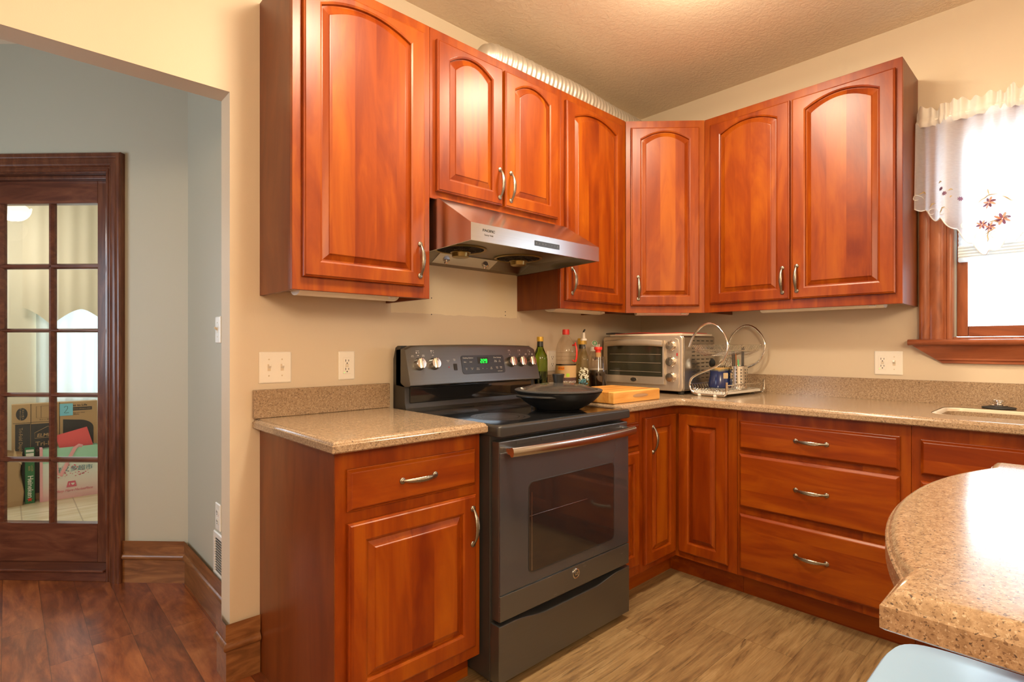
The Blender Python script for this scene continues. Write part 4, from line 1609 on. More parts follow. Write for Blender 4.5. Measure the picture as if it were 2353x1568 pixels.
lettering('PACIFIC', 0.0125, M['print_black'], hs, (-0.286, -0.5402, 1.600 - Z0), sx=1.35, bold=0.0004)
lettering('Sunny Vent', 0.0095, M['grill_dark'], hs, (-0.286, -0.5402, 1.584 - Z0))

# foil duct lying on the wall cabinets
bm = B()
NX, NA = 420, 28
rings = []
for i in range(NX + 1):
    q = i / NX
    cxx, cyy, czz = -1.545 + 1.45 * q, -0.150 - 0.02 * math.sin(q * 5), ZT + 0.083 + 0.003 * math.sin(q * 17)
    e = math.sqrt(max(0.01, 1 - max(0.0, 1 - i / 24.0) ** 2))
    ring = []
    for k in range(NA):
        a = 2 * PI * k / NA
        r = (0.0725 + 0.0022 * math.sin(q * 1.45 / 0.030 * 2 * PI + a) + 0.0008 * math.sin(q * 130 + 3 * a)) * e
        ring.append((cxx, cyy + r * math.cos(a), czz + r * math.sin(a)))
    rings.append(ring)
loft(bm, rings, True, True, True)
tag(obj('duct_pipe', bm, M['foil'], ang=80), 'crinkled silver foil vent duct lying on top of the wall cabinets', 'duct')

# under-cabinet light fixtures
def uc_light(label, x, y, rz, L):
    t = thing('under_cabinet_light', label, 'light fixture', (x, y, ZB + 0.0195), rz, 'lights under the wall cabinets')
    bm = B()
    box(bm, -L / 2, L / 2, -0.055, 0.055, -0.012, 0.0, 0.003)
    obj('housing', bm, M['fixture'], t)
    bm = B()
    rings = []
    for i in range(11):
        a = PI * i / 10
        rings.append((-0.040 * math.cos(a), -0.012 - 0.018 * math.sin(a)))
    prism(bm, [(y_, z_) for y_, z_ in rings], -L / 2 + 0.02, L / 2 - 0.02, 'yz')
    obj('ribbed_lens', bm, M['white'], t)
    bm = B()
    box(bm, L / 2 - 0.07, L / 2 - 0.045, -0.058, -0.044, -0.027, -0.012, 0.002)
    obj('rocker_switch', bm, M['white'], t)


uc_light('slim white light fixture under the tall cabinet left of the hood', -2.205, -0.215, 0, 0.42)
uc_light('slim white light fixture under the cabinet right of the hood', -0.91, -0.2, 0, 0.44)
uc_light('slim white light fixture under the angled corner cabinet', -0.40, -0.40, -PI / 4, 0.33)
uc_light('slim white light fixture under the two-door cabinet by the window', -0.22, -1.16, -PI / 2, 0.58)


# ------------------------------------------------------------------ switch plates and outlets
def plate(parent, w, h=0.115, m=None):
    bm = B()
    loft(bm, [[(x, -y, z) for x, z in rrect(-w / 2 + d, w / 2 - d, -h / 2 + d, h / 2 - d, 0.004)] for d, y in ((0.0, 0.0003), (0.0, 0.003), (0.003, 0.0058), (0.005, 0.0062))], True, True, True)
    return obj('plate', bm, m or M['white'], parent)


def toggle(p, x, m=None):
    bm = B()
    box(bm, x - 0.0055, x + 0.0055, -0.0068, -0.0055, -0.0125, 0.0125)
    s = obj('toggle_slot', bm, M['ivory'], p, smooth=False)
    bm = B()
    loft(bm, [[(x - 0.0042, -0.006, -0.004), (x + 0.0042, -0.006, -0.004), (x + 0.0042, -0.006, 0.006), (x - 0.0042, -0.006, 0.006)],
              [(x - 0.0034, -0.019, 0.006), (x + 0.0034, -0.019, 0.006), (x + 0.0034, -0.017, 0.013), (x - 0.0034, -0.017, 0.013)]], True, True, True)
    obj('toggle_lever', bm, m or M['white'], s, smooth=False)
    for z in (-0.030, 0.030):
        bm = B()
        lathe(bm, [(0.0, 0), (0.003, 0), (0.0025, 0.001), (0, 0.0012)], seg=12)
        k = obj('screw', bm, M['ivory'], p)
        k.location = (x, -0.0062, z)
        k.rotation_euler = (PI / 2, 0, 0)


def socket_face(p, x, z, par):
    bm = B()
    for dx, hh in ((-0.0063, 0.0045), (0.0063, 0.0038)):
        box(bm, x + dx - 0.0011, x + dx + 0.0011, -0.0086, -0.0070, z - hh, z + hh)
    prism(bm, [(x + 0.0026 * math.cos(a), z - 0.0105 + 0.0026 * math.sin(a)) for a in [2 * PI * k / 10 for k in range(10)]], -0.0086, -0.0070, 'xz')
    obj('socket_slots', bm, M['dark_slot'], par, smooth=False)


def gfci(p, x):
    bm = B()
    box(bm, x - 0.0165, x + 0.0165, -0.0080, -0.0055, -0.033, 0.033, 0.001)
    f = obj('receptacle', bm, M['white'], p)
    socket_face(p, x, 0.020, f)
    socket_face(p, x, -0.014, f)
    bm = B()
    box(bm, x - 0.0065, x + 0.0065, -0.0092, -0.0075, 0.0012, 0.0055, 0.0006)
    box(bm, x - 0.0065, x + 0.0065, -0.0092, -0.0075, -0.0052, -0.0009, 0.0006)
    obj('test_button', bm, M['ivory'], f)
    bm = B()
    box(bm, x - 0.013, x - 0.0105, -0.0085, -0.0078, -0.029, -0.0275)
    obj('status_light', bm, M['green_led'], f, smooth=False)


def duplex(p):
    for z in (0.0195, -0.0195):
        bm = B()
        prism(bm, [(0.0165 * math.cos(a), max(-0.0135, min(0.0135, 0.0172 * math.sin(a))) + z) for a in [2 * PI * k / 28 for k in range(28)]], -0.0078, -0.0055, 'xz')
        f = obj('receptacle', bm, M['white'], p)
        socket_face(p, 0, z + 0.003, f)


t = thing('light_switch', 'double toggle light switch left of the range above the short counter', 'light switch', (-2.3855, 0, 1.096))
p = plate(t, 0.116)
toggle(p, -0.0235)
toggle(p, 0.0235)
t = thing('power_outlet', 'white outlet with test button beside the double light switch', 'outlet', (-2.1055, 0, 1.0965))
p = plate(t, 0.070)
gfci(p, 0)
t = thing('power_outlet', 'white duplex outlet behind the bottles right of the range', 'outlet', (-0.883, 0, 1.092))
p = plate(t, 0.072)
duplex(p)
t = thing('power_outlet', 'wide plate combining an outlet and one toggle switch below the window', 'outlet', (0, -1.3955, 1.0935), -PI / 2)
p = plate(t, 0.116)
gfci(p, -0.0235)
toggle(p, 0.0235)
t = thing('light_switch', 'single toggle light switch on the grey hall wall', 'light switch', (-2.451, 0.472, 1.2445), -PI / 2)
p = plate(t, 0.070)
toggle(p, 0, M['ivory'])
t = thing('power_outlet', 'outlet low on the grey hall wall above the vent grille', 'outlet', (-2.451, 0.472, 0.449), -PI / 2)
p = plate(t, 0.070)
duplex(p)
t = thing('vent_register', 'white vent grille low on the grey hall wall', 'vent', (-2.451, 0.40, 0.285), -PI / 2)
bm = B()
loft(bm, [[(x, -y, z) for x, z in rrect(-0.13 + d, 0.13 - d, -0.097 + d, 0.097 - d, 0.004)] for d, y in ((0.0, 0.0005), (0.0, 0.004), (0.004, 0.008), (0.022, 0.008), (0.024, 0.003))], True, True, True)
f = obj('frame', bm, M['white'], t)
bm = B()
for i in range(13):
    z = -0.066 + i * 0.011
    prism(bm, [(-0.004, z - 0.003), (-0.009, z - 0.001), (-0.009, z + 0.001), (-0.004, z - 0.001)], -0.104, 0.104, 'yz')
obj('louvers', bm, M['white'], f, smooth=False)
bm = B()
box(bm, -0.105, 0.105, -0.0038, -0.0032, -0.072, 0.072)
obj('dark_opening', bm, M['dark_slot'], f, smooth=False)

# ------------------------------------------------------------------ things on the range and the counters
t = thing('wok', 'large black lidded wok sitting on the right front burner', 'wok', (-1.375, -0.495, 0.9046))
bm = B()
prof = [(0.0, 0.0), (0.088, 0.0), (0.096, 0.004), (0.125, 0.019), (0.152, 0.038), (0.171, 0.056), (0.179, 0.068), (0.184, 0.072), (0.186, 0.076), (0.181, 0.0775), (0.174, 0.068), (0.148, 0.042), (0.10, 0.012), (0.0, 0.006)]
lathe(bm, prof, seg=64)
pan = obj('pan', bm, M['castblack'], t)
for s in (-1, 1):
    bm = B()
    a0 = math.radians(187 if s < 0 else 7)
    pts = []
    for i in range(15):
        q = i / 14
        a = a0 + math.radians(-30 + 60 * q)
        e = math.sin(PI * q) ** 0.6 if 0 < q < 1 else 0
        r = 0.176 + 0.036 * e
        pts.append((r * math.cos(a), r * math.sin(a), 0.062 + 0.004 * e))
    tube(bm, pts, 0.0055, 10, ry=0.010)
    obj('handle', bm, M['castblack'], pan)
bm = B()
prof = [(0.0, 0.114), (0.03, 0.1135), (0.07, 0.110), (0.11, 0.1035), (0.145, 0.094), (0.170, 0.084), (0.177, 0.0805), (0.177, 0.078), (0.14, 0.090), (0.07, 0.105), (0.0, 0.109)]
lathe(bm, prof, seg=64)
lid = obj('lid', bm, M['lid_smoke'], t)
bm = B()
lathe(bm, [(0.171, 0.0775), (0.184, 0.0775), (0.188, 0.080), (0.1885, 0.084), (0.184, 0.0865), (0.173, 0.0875), (0.168, 0.0855)], seg=64, caps=False)
obj('lid_rim', bm, M['rim_grey'], lid)
bm = B()
lathe(bm, [(0.0, 0.112), (0.019, 0.112), (0.021, 0.118), (0.0255, 0.1455), (0.0262, 0.149), (0.0245, 0.1505), (0.012, 0.1485), (0.0, 0.148)], seg=40)
obj('lid_knob', bm, M['castblack'], lid)
bm = B()
for i in range(5):
    a = math.radians(128 + i * 6)
    c = Vector((0.160 * math.cos(a), 0.160 * math.sin(a), 0.0892))
    box(bm, c.x - 0.004, c.x + 0.004, c.y - 0.0015, c.y + 0.0015, c.z - 0.0005, c.z + 0.0012)
obj('lid_print', bm, M['print_white'], lid, smooth=False)

t = thing('cutting_board', 'thick butcher block cutting board between the wok and the toaster oven', 'cutting board', (-0.947, -0.466, CT1 + 0.0005), -0.02)
bm = B()
box(bm, -0.183, 0.183, -0.147, 0.147, 0.0, 0.054, 0.005, 3)
cb = obj('block', bm, M['butcher'], t)
bm = B()
rings = []
for d, y in ((0.0, -0.1475), (0.0015, -0.1465), (0.004, -0.1478)):
    rings.append([(0.02 + (0.062 - d) * math.copysign(abs(math.cos(a)) ** 0.7, math.cos(a)), y, 0.029 + (0.0095 - d) * math.sin(a)) for a in [2 * PI * k / 32 for k in range(32)]])
loft(bm, rings, True, False, True)
obj('finger_groove', bm, M['butcher_end'], cb)

# toaster oven (front faces away from the window wall, towards the range)
t = thing('toaster_oven', 'large stainless toaster oven in the corner of the counter', 'toaster oven', (-0.49, -0.06, CT1), -PI / 2)
TW, TD, TH0, TH1 = 0.522, 0.365, 0.018, 0.318
# local x runs along the front from the far end, local -y is the front
bm = B()
box(bm, 0.0, TW, 0.012, TD, TH0, TH1, 0.012, 3)
body = obj('body', bm, M['toaster_side'], t)
bm = B()
loft(bm, [[(x, y, z) for x, z in rrect(0.0 + d, TW - d, TH0 + d, TH1 - d, 0.02)] for d, y in ((0.002, 0.016), (0.0, 0.012), (0.0, 0.003), (0.003, -0.001), (0.006, -0.002))], True, True, True)
fa = obj('front_frame', bm, M['toaster'], t, ang=30)
bm = B()
box(bm, 0.030, 0.420, -0.014, -0.001, 0.050, 0.292, 0.003)
dr = obj('door', bm, M['toaster'], t)
bm = B()
box(bm, 0.042, 0.410, -0.0155, -0.0135, 0.093, 0.264, 0.001)
gl = obj('window', bm, M['toaster_glass'], dr)
for z in (0.118, 0.168, 0.215):
    bm = B()
    tube(bm, [(0.060, -0.0162, z), (0.402, -0.0162, z)], 0.0014, 6)
    obj('wire_shelf', bm, M['toaster'], gl)
bm = B()
n = 16
rings = []
for i in range(n + 1):
    x = 0.034 + 0.382 * i / n
    q = 1 - ((x - 0.225) / 0.191) ** 2
    y = -0.026 - 0.012 * q
    z = 0.275 + 0.008 * q
    rings.append([(x, y + 0.005 * math.cos(a), z + 0.017 * math.sin(a)) for a in [2 * PI * k / 12 for k in range(12)]])
loft(bm, rings, True, True, True)
hd = obj('handle', bm, M['toaster'], dr, ang=50)
for x in (0.05, 0.400):
    bm = B()
    box(bm, x - 0.008, x + 0.008, -0.028, -0.012, 0.266, 0.286, 0.002)
    obj('handle_post', bm, M['toaster'], hd)
bm = B()
lathe(bm, [(0.0, 0), (0.021, 0), (0.021, 0.0015), (0.0, 0.0018)], seg=32)
for v in bm.verts:
    v.co.y *= 0.55
bd = obj('badge', bm, M['chrome'], dr)
bd.location = (0.225, -0.0142, 0.072)
bd.rotation_euler = (PI / 2, 0, 0)
bm = B()
lathe(bm, [(0.0, 0.0012), (0.0185, 0.0012), (0.0185, 0.0021), (0.0, 0.0022)], seg=32)
for v in bm.verts:
    v.co.y *= 0.52
obj('badge_face', bm, M['print_black'], bd)
lettering('Oster', 0.0125, M['chrome'], bd, (0, 0, 0.0023), (0, 0, 0), shear=0.3)
for z in (0.262, 0.177, 0.093):
    bm = B()
    lathe(bm, [(0.0, 0.0), (0.027, 0.0), (0.0272, 0.004), (0.025, 0.006), (0.0245, 0.020), (0.022, 0.024), (0.0, 0.0245)], seg=36)
    k = obj('knob', bm, M['knob_steel'], fa)
    k.location = (0.457, -0.002, z)
    k.rotation_euler = (PI / 2, 0, 0)
    bm = B()
    box(bm, -0.0012, 0.0012, 0.008, 0.022, 0.0235, 0.0252)
    obj('pointer', bm, M['print_black'], k, smooth=False)
    for i in range(7):
        a = math.radians(-30 + i * 40)
        bm = B()
        box(bm, -0.0012, 0.0012, 0.0, 0.0006, -0.0012, 0.0012)
        q = obj('dial_mark', bm, M['print_black'], fa, smooth=False)
        q.location = (0.457 + 0.033 * math.cos(a), -0.0025, z + 0.033 * math.sin(a))
bm = B()
box(bm, 0.488, 0.495, -0.004, -0.001, 0.208, 0.224, 0.001)
obj('power_light', bm, M['red_led'], fa)
bm = B()     # raised bead round the control column
tube(bm, [(0.497, -0.002, 0.036), (0.503, -0.003, 0.06), (0.503, -0.003, 0.275), (0.498, -0.003, 0.296), (0.480, -0.002, 0.302)], 0.003, 8)
obj('trim_bead', bm, M['toaster'], fa)
for c in range(5):
    y = 0.10 + c * 0.052
    bm = B()
    for r in range(11):
        z = 0.292 - r * 0.0205
        box(bm, TW - 0.0015, TW + 0.0012, y, y + 0.030, z - 0.0038, z + 0.0005)
    vs_ = obj('vent_louvers', bm, M['dark_slot'], body, smooth=False)
    bm = B()
    for r in range(11):
        z = 0.292 - r * 0.0205
        box(bm, TW, TW + 0.004, y, y + 0.031, z + 0.0005, z + 0.0028, 0.001, 1)
    obj('vent_hood_slats', bm, M['toaster_side'], vs_, smooth=False)
for x in (0.03, TW - 0.03):
    for y in (0.04, TD - 0.04):
        bm = B()
        lathe(bm, [(0.014, 0.0), (0.016, 0.004), (0.016, 0.019)], (x, y, 0), 14)
        obj('foot', bm, M['rubber'], body)
TT = CT1 + TH1
bm = B()
prism(bm, rrect(-0.475, -0.110, -0.565, -0.085, 0.02), 0.0, 0.011, 'xy')
bmesh.ops.bevel(bm, geom=[e for e in bm.edges if abs(e.verts[0].co.z - e.verts[1].co.z) < 1e-6], offset=0.003, segments=2, affect='EDGES')
o = obj('baking_tray', bm, M['cream_pad'], None, ang=40, loc=(0, 0, TT + 0.001))
tag(o, 'flat cream tray lying on top of the toaster oven', 'tray')


def wavy(x0, x1, y0, y1, z, th, amp, f, nx=14, ny=18):
    bm = B()
    grid = {}
    for s in (0, 1):
        for i in range(nx + 1):
            for j in range(ny + 1):
                x, y = x0 + (x1 - x0) * i / nx, y0 + (y1 - y0) * j / ny
                h = amp * (0.5 + 0.5 * math.sin(y * f + 1.0) * math.cos(x * f * 0.7))
                grid[s, i, j] = bm.verts.new((x, y, z + h + s * th))
    for i in range(nx):
        for j in range(ny):
            for s in (0, 1):
                bm.faces.new([grid[s, i, j], grid[s, i + 1, j], grid[s, i + 1, j + 1], grid[s, i, j + 1]])
    for i in range(nx):
        for j in (0, ny):
            bm.faces.new([grid[0, i, j], grid[0, i + 1, j], grid[1, i + 1, j], grid[1, i, j]])
    for j in range(ny):
        for i in (0, nx):
            bm.faces.new([grid[0, i, j], grid[0, i, j + 1], grid[1, i, j + 1], grid[1, i, j]])
    return bm


o = obj('silicone_mat', wavy(-0.465, -0.13, -0.535, -0.13, TT + 0.0122, 0.003, 0.005, 19), M['red_mat'])
tag(o, 'thin red silicone mat on top of the cream tray over the toaster oven', 'mat')
o = obj('pot_holder', wavy(-0.482, -0.36, -0.125, -0.075, TT + 0.012, 0.008, 0.004, 40, 6, 6), M['dark_cloth'])
tag(o, 'folded dark cloth at the far left end on top of the toaster oven', 'cloth')


# bottles
def bottle(t, prof, m, seg=40, name='bottle_body'):
    bm = B()
    lathe(bm, prof, seg=seg)
    return obj(name, bm, m, t, ang=40)


def band(parent, r, z0, z1, m, name, a0=0, a1=360, seg=48):
    bm = B()
    n = max(4, int(seg * (a1 - a0) / 360))
    if a1 - a0 >= 360:
        lathe(bm, [(r, z0), (r, z1)], seg=seg, caps=False)
    else:
        loft(bm, [[(r * math.cos(math.radians(a0 + (a1 - a0) * i / n)), r * math.sin(math.radians(a0 + (a1 - a0) * i / n)), z) for i in range(n + 1)] for z in (z0, z1)], False)
    return obj(name, bm, m, parent)


ZC = CT1 + 0.0005
t = thing('wine_bottle', 'green glass bottle with gold cap beside the right end of the range', 'bottle', (-1.080, -0.102, ZC))
b = bottle(t, [(0.0, 0.0), (0.033, 0.0), (0.0385, 0.006), (0.039, 0.02), (0.039, 0.19), (0.036, 0.212), (0.026, 0.232), (0.0175, 0.252), (0.0145, 0.272), (0.0140, 0.29), (0.0, 0.29)], M['green_glass'])
band(b, 0.0396, 0.03, 0.11, M['label_tan'], 'label', 90, 178)
bm = B()
lathe(bm, [(0.0165, 0.255), (0.0158, 0.276), (0.0155, 0.291), (0.0, 0.291)], seg=32, caps=False)
obj('foil', bm, M['black_foil'], b)
bm = B()
lathe(bm, [(0.0, 0.285), (0.0166, 0.285), (0.0170, 0.289), (0.0170, 0.306), (0.016, 0.309), (0.0, 0.309)], seg=32)
obj('cap', bm, M['gold_cap'], b)
bm = B()
lathe(bm, [(0.0, 0.004), (0.0365, 0.006), (0.0370, 0.13), (0.0, 0.13)], seg=32)
obj('contents', bm, M['dark_glass'], b)

t = thing('sauce_jug', 'clear plastic soy sauce jug with red cap and red side handle', 'jug', (-0.915, -0.135, ZC))
b = bottle(t, [(0.0, 0.0), (0.048, 0.0), (0.055, 0.008), (0.0555, 0.02), (0.0555, 0.225), (0.054, 0.245), (0.047, 0.272), (0.033, 0.298), (0.020, 0.312), (0.0165, 0.318), (0.0165, 0.326), (0.0, 0.326)], M['pet'], 48)
bm = B()
for z in (0.185, 0.205, 0.225):
    tube(bm, [(0.0558 * math.cos(2 * PI * i / 48), 0.0558 * math.sin(2 * PI * i / 48), z) for i in range(48)], 0.0009, 5, closed=True)
obj('ribs', bm, M['pet'], b)
bm = B()
lathe(bm, [(0.0, 0.003), (0.0545, 0.008), (0.0548, 0.165), (0.0, 0.165)], seg=48)
obj('contents', bm, M['soy'], b)
VA = math.degrees(math.atan2(-2.059 + 0.14, -3.1126 + 0.908))      # bearing of the viewer's side
lb = band(b, 0.0563, 0.045, 0.158, M['label_tan'], 'label')
band(b, 0.0566, 0.050, 0.094, M['label_brown'], 'label_band')


def on_round(parent, s, size, m, r, z, deg, body_w=1.0, name='lettering'):
    a = math.radians(deg)
    return lettering(s, size, m, parent, (r * math.cos(a), r * math.sin(a), z), (PI / 2, 0, a + PI / 2), name=name)


on_round(lb, 'SOY SAUCE', 0.0135, M['white_label'], 0.0575, 0.072, VA + 20)
a = math.radians(VA - 25)
band(lb, 0.0568, 0.134, 0.152, M['label_yellow'], 'brand_patch', VA - 45, VA - 8)
on_round(lb, 'LEE KUM', 0.010, M['label_brown'], 0.0574, 0.143, VA - 26)
band(lb, 0.0569, 0.098, 0.116, M['lime'], 'round_mark', VA + 2, VA + 20)
bm = B()
lathe(bm, [(0.0, 0.322), (0.0185, 0.322), (0.0190, 0.326), (0.0185, 0.343), (0.0175, 0.350), (0.0, 0.351)], seg=32)
obj('cap', bm, M['red'], b)
bm = B()
ha = math.radians(VA + 64)
hx, hy = math.cos(ha), math.sin(ha)
pts = [(0.030, 0.268), (0.052, 0.270), (0.060, 0.280), (0.059, 0.255), (0.0625, 0.22), (0.061, 0.19), (0.055, 0.172), (0.045, 0.221), (0.034, 0.185)]
tube(bm, [(hx * a, hy * a, z) for a, z in [(0.040, 0.264), (0.053, 0.268), (0.060, 0.262), (0.0635, 0.24), (0.0640, 0.22), (0.0625, 0.20), (0.058, 0.180), (0.050, 0.178), (0.040, 0.186)]], 0.0045, 8, ry=0.006)
tube(bm, [(hx * 0.058, hy * 0.058, 0.262), (hx * 0.056, hy * 0.056, 0.280)], 0.004, 8)
obj('side_handle', bm, M['red'], b)

t = thing('oil_bottle', 'clear oil bottle with pour spout and painted flowers on its side', 'bottle', (-0.851, -0.205, ZC))
b = bottle(t, [(0.0, 0.0), (0.028, 0.0), (0.031, 0.005), (0.0315, 0.02), (0.0315, 0.185), (0.029, 0.200), (0.020, 0.222), (0.0145, 0.242), (0.0125, 0.262), (0.0125, 0.285), (0.0155, 0.287), (0.0155, 0.295), (0.0, 0.295)], M['bottle_clear'])
bm = B()
lathe(bm, [(0.0, 0.006), (0.0285, 0.007), (0.0295, 0.05), (0.0, 0.05)], seg=32)
obj('contents', bm, M['oil'], b)
VB = math.degrees(math.atan2(-2.059 + 0.21, -3.1126 + 0.84))
random.seed(3)
bf, bt = B(), B()
for i in range(70):
    a = math.radians(VB + random.uniform(-50, 50))
    z = random.uniform(0.085, 0.150) - 0.012 * abs((math.degrees(a) - VB) / 40) ** 2
    r = random.uniform(0.0028, 0.0048)
    lathe(bf, [(0.0, -0.0005), (r, -0.0005), (r * 0.8, 0.001), (0, 0.0014)], (0, 0, 0), 10)
    for v in bf.verts[-40:] if False else list(bf.verts)[-40:]:
        x, y, zz = v.co
        v.co = (math.cos(a) * (0.0318 + zz) - math.sin(a) * x, math.sin(a) * (0.0318 + zz) + math.cos(a) * x, z + y)
for i in range(24):
    a = math.radians(VB + random.uniform(-55, 55))
    z = random.uniform(0.062, 0.086)
    lathe(bt, [(0.0, -0.0005), (0.0048, -0.0005), (0.004, 0.001), (0, 0.0012)], (0, 0, 0), 10)
    for v in list(bt.verts)[-40:]:
        x, y, zz = v.co
        v.co = (math.cos(a) * (0.0318 + zz) - math.sin(a) * x, math.sin(a) * (0.0318 + zz) + math.cos(a) * x, z + y)
for k in (-1, 0, 1):
    a = math.radians(VB + k * 12)
    tube(bt, [(math.cos(a + q) * 0.0321, math.sin(a + q) * 0.0321, z) for q, z in ((0, 0.07), (k * 0.1, 0.05), (k * 0.3, 0.025))], 0.0012, 5)
obj('painted_flowers', bf, M['flower_white'], b)
obj('painted_leaves', bt, M['flower_teal'], b)
bm = B()
lathe(bm, [(0.0, 0.290), (0.0165, 0.290), (0.0175, 0.293), (0.0165, 0.299), (0.009, 0.303), (0.0075, 0.330), (0.006, 0.334), (0.0, 0.334)], seg=28)
sp = obj('spout_collar', bm, M['cap_white'], b)
bm = B()
tube(bm, [(0, 0, 0.325), (0, 0, 0.338), (0.002, -0.002, 0.344), (0.006, -0.005, 0.349)], [0.0052, 0.0048, 0.0045, 0.0042], 10)
obj('spout', bm, M['black_foil'], sp)

t = thing('sauce_bottle', 'olive bottle with dark neck and gold cap hidden behind the flowered oil bottle', 'bottle', (-0.690, -0.062, ZC))
b = bottle(t, [(0.0, 0.0), (0.036, 0.0), (0.038, 0.01), (0.038, 0.19), (0.03, 0.22), (0.019, 0.245), (0.0175, 0.272), (0.0, 0.272)], M['bottle_olive'])
bm = B()
lathe(bm, [(0.0195, 0.246), (0.0182, 0.272), (0.0, 0.272)], seg=30, caps=False)
obj('foil', bm, M['black_foil'], b)
bm = B()
lathe(bm, [(0.0, 0.270), (0.0255, 0.270), (0.026, 0.274), (0.026, 0.302), (0.024, 0.305), (0.0, 0.305)], seg=30)
obj('cap', bm, M['gold_cap'], b)

t = thing('condiment_bottle', 'clear bottle with raised white flip lid and green emblem', 'bottle', (-0.675, -0.130, ZC))
b = bottle(t, [(0.0, 0.0), (0.032, 0.0), (0.034, 0.006), (0.034, 0.17), (0.028, 0.205), (0.0165, 0.228), (0.0150, 0.24), (0.0, 0.24)], M['pet'])
bm = B()
lathe(bm, [(0.0, 0.004), (0.0325, 0.006), (0.0325, 0.075), (0.0, 0.075)], seg=32)
obj('contents', bm, M['oil'], b)
bm = B()
lathe(bm, [(0.0, 0.232), (0.0165, 0.232), (0.0170, 0.236), (0.0165, 0.256), (0.0, 0.258)], seg=28)
cpp = obj('cap', bm, M['cap_white'], b)
bm = B()
lathe(bm, [(0.0, 0.0), (0.0165, 0.0), (0.0165, 0.006), (0.0, 0.007)], seg=28)
fl = obj('flip_lid', bm, M['cap_white'], cpp)
fl.location = (0.006, -0.004, 0.274)
fl.rotation_euler = (math.radians(60), 0.35, -0.75)
bm = B()
lathe(bm, [(0.0085, 0.0070), (0.0135, 0.0070), (0.0135, 0.0078), (0.0085, 0.0078)], seg=24, caps=False)
box(bm, -0.006, 0.006, -0.0015, 0.0015, 0.0068, 0.0078)
obj('emblem', bm, plain('emblem_green', (0.03, 0.30, 0.10), 0.5), fl)

t = thing('condiment_bottle', 'clear bottle with plain white cap and white label beside the toaster oven', 'bottle', (-0.585, -0.085, ZC))
b = bottle(t, [(0.0, 0.0), (0.036, 0.0), (0.038, 0.006), (0.038, 0.15), (0.032, 0.200), (0.02, 0.232), (0.0165, 0.245), (0.0, 0.245)], M['pet'])
band(b, 0.0386, 0.05, 0.13, M['white_label'], 'label')
bm = B()
lathe(bm, [(0.0, 0.242), (0.0185, 0.242), (0.0185, 0.270), (0.0175, 0.272), (0.0, 0.272)], seg=28)
obj('cap', bm, M['cap_white'], b)

t = thing('sauce_bottle', 'clear pear-shaped bottle half full of dark sauce with red-rimmed stopper', 'bottle', (-0.748, -0.222, ZC))
b = bottle(t, [(0.0, 0.0), (0.034, 0.0), (0.039, 0.006), (0.046, 0.06), (0.049, 0.11), (0.0475, 0.128), (0.036, 0.203), (0.022, 0.185), (0.015, 0.205), (0.0145, 0.228), (0.0, 0.228)], M['pet'])
bm = B()
lathe(bm, [(0.0, 0.003), (0.0385, 0.006), (0.0452, 0.06), (0.0482, 0.11), (0.0467, 0.130), (0.0, 0.130)], seg=40)
obj('contents', bm, M['soy'], b)
bm = B()
lathe(bm, [(0.0, 0.2), (0.0156, 0.2), (0.0158, 0.226), (0.0, 0.226)], seg=28)
st_ = obj('cork_stopper', bm, M['cork'], b)
bm = B()
lathe(bm, [(0.0, 0.226), (0.0150, 0.226), (0.0150, 0.238), (0.0215, 0.240), (0.0225, 0.244), (0.0225, 0.252), (0.0205, 0.256), (0.0, 0.256)], seg=32)
obj('red_rim', bm, M['red'], st_)
bm = B()
tube(bm, [(0, 0, 0.254), (0, 0, 0.268), (-0.003, -0.003, 0.276)], [0.004, 0.0035, 0.003], 8)
obj('spout', bm, M['chrome'], st_)

# two-tier dish rack
DR = thing('dish_rack', 'chrome two-tier dish rack with S-shaped ends in front of the toaster oven', 'dish rack', (-0.452, -0.600, CT1), math.radians(-3.6))
SP = [(245, 580), (262, 540), (290, 470), (335, 380), (400, 300), (455, 250), (500, 222), (555, 194), (610, 183), (665, 186), (720, 203), (790, 245), (850, 305), (897, 365), (930, 430), (955, 500), (965, 560),
      (955, 645), (930, 720), (890, 795), (840, 850), (775, 895), (700, 930), (600, 970), (500, 1010), (410, 1050), (330, 1095), (290, 1130), (270, 1170), (256, 1205), (252, 1245), (260, 1285), (280, 1325), (310, 1360), (350, 1385), (400, 1403), (450, 1412),
      (600, 1420), (850, 1420), (895, 1405), (930, 1370), (943, 1330), (945, 1290), (945, 1170)]


def spt(X, Y):
    w = (X - 245) / 700.0 * 0.212
    v = 720 + Y / 7.467
    z = 1.1744 - (v - 796) * 2.82 / 1242.5 - CT1
    return w, max(z, 0.009)


RKL = 0.395
for x in (0.0, RKL):
    bm = B()
    tube(bm, [(x, -spt(*p)[0], spt(*p)[1]) for p in SP], 0.0058, 12)
    obj('end_frame', bm, M['chrome'], DR)


def wires(name, paths, r):
    bm = B()
    for p in paths:
        tube(bm, p, r, 6)
    return obj(name, bm, M['chrome'], DR)


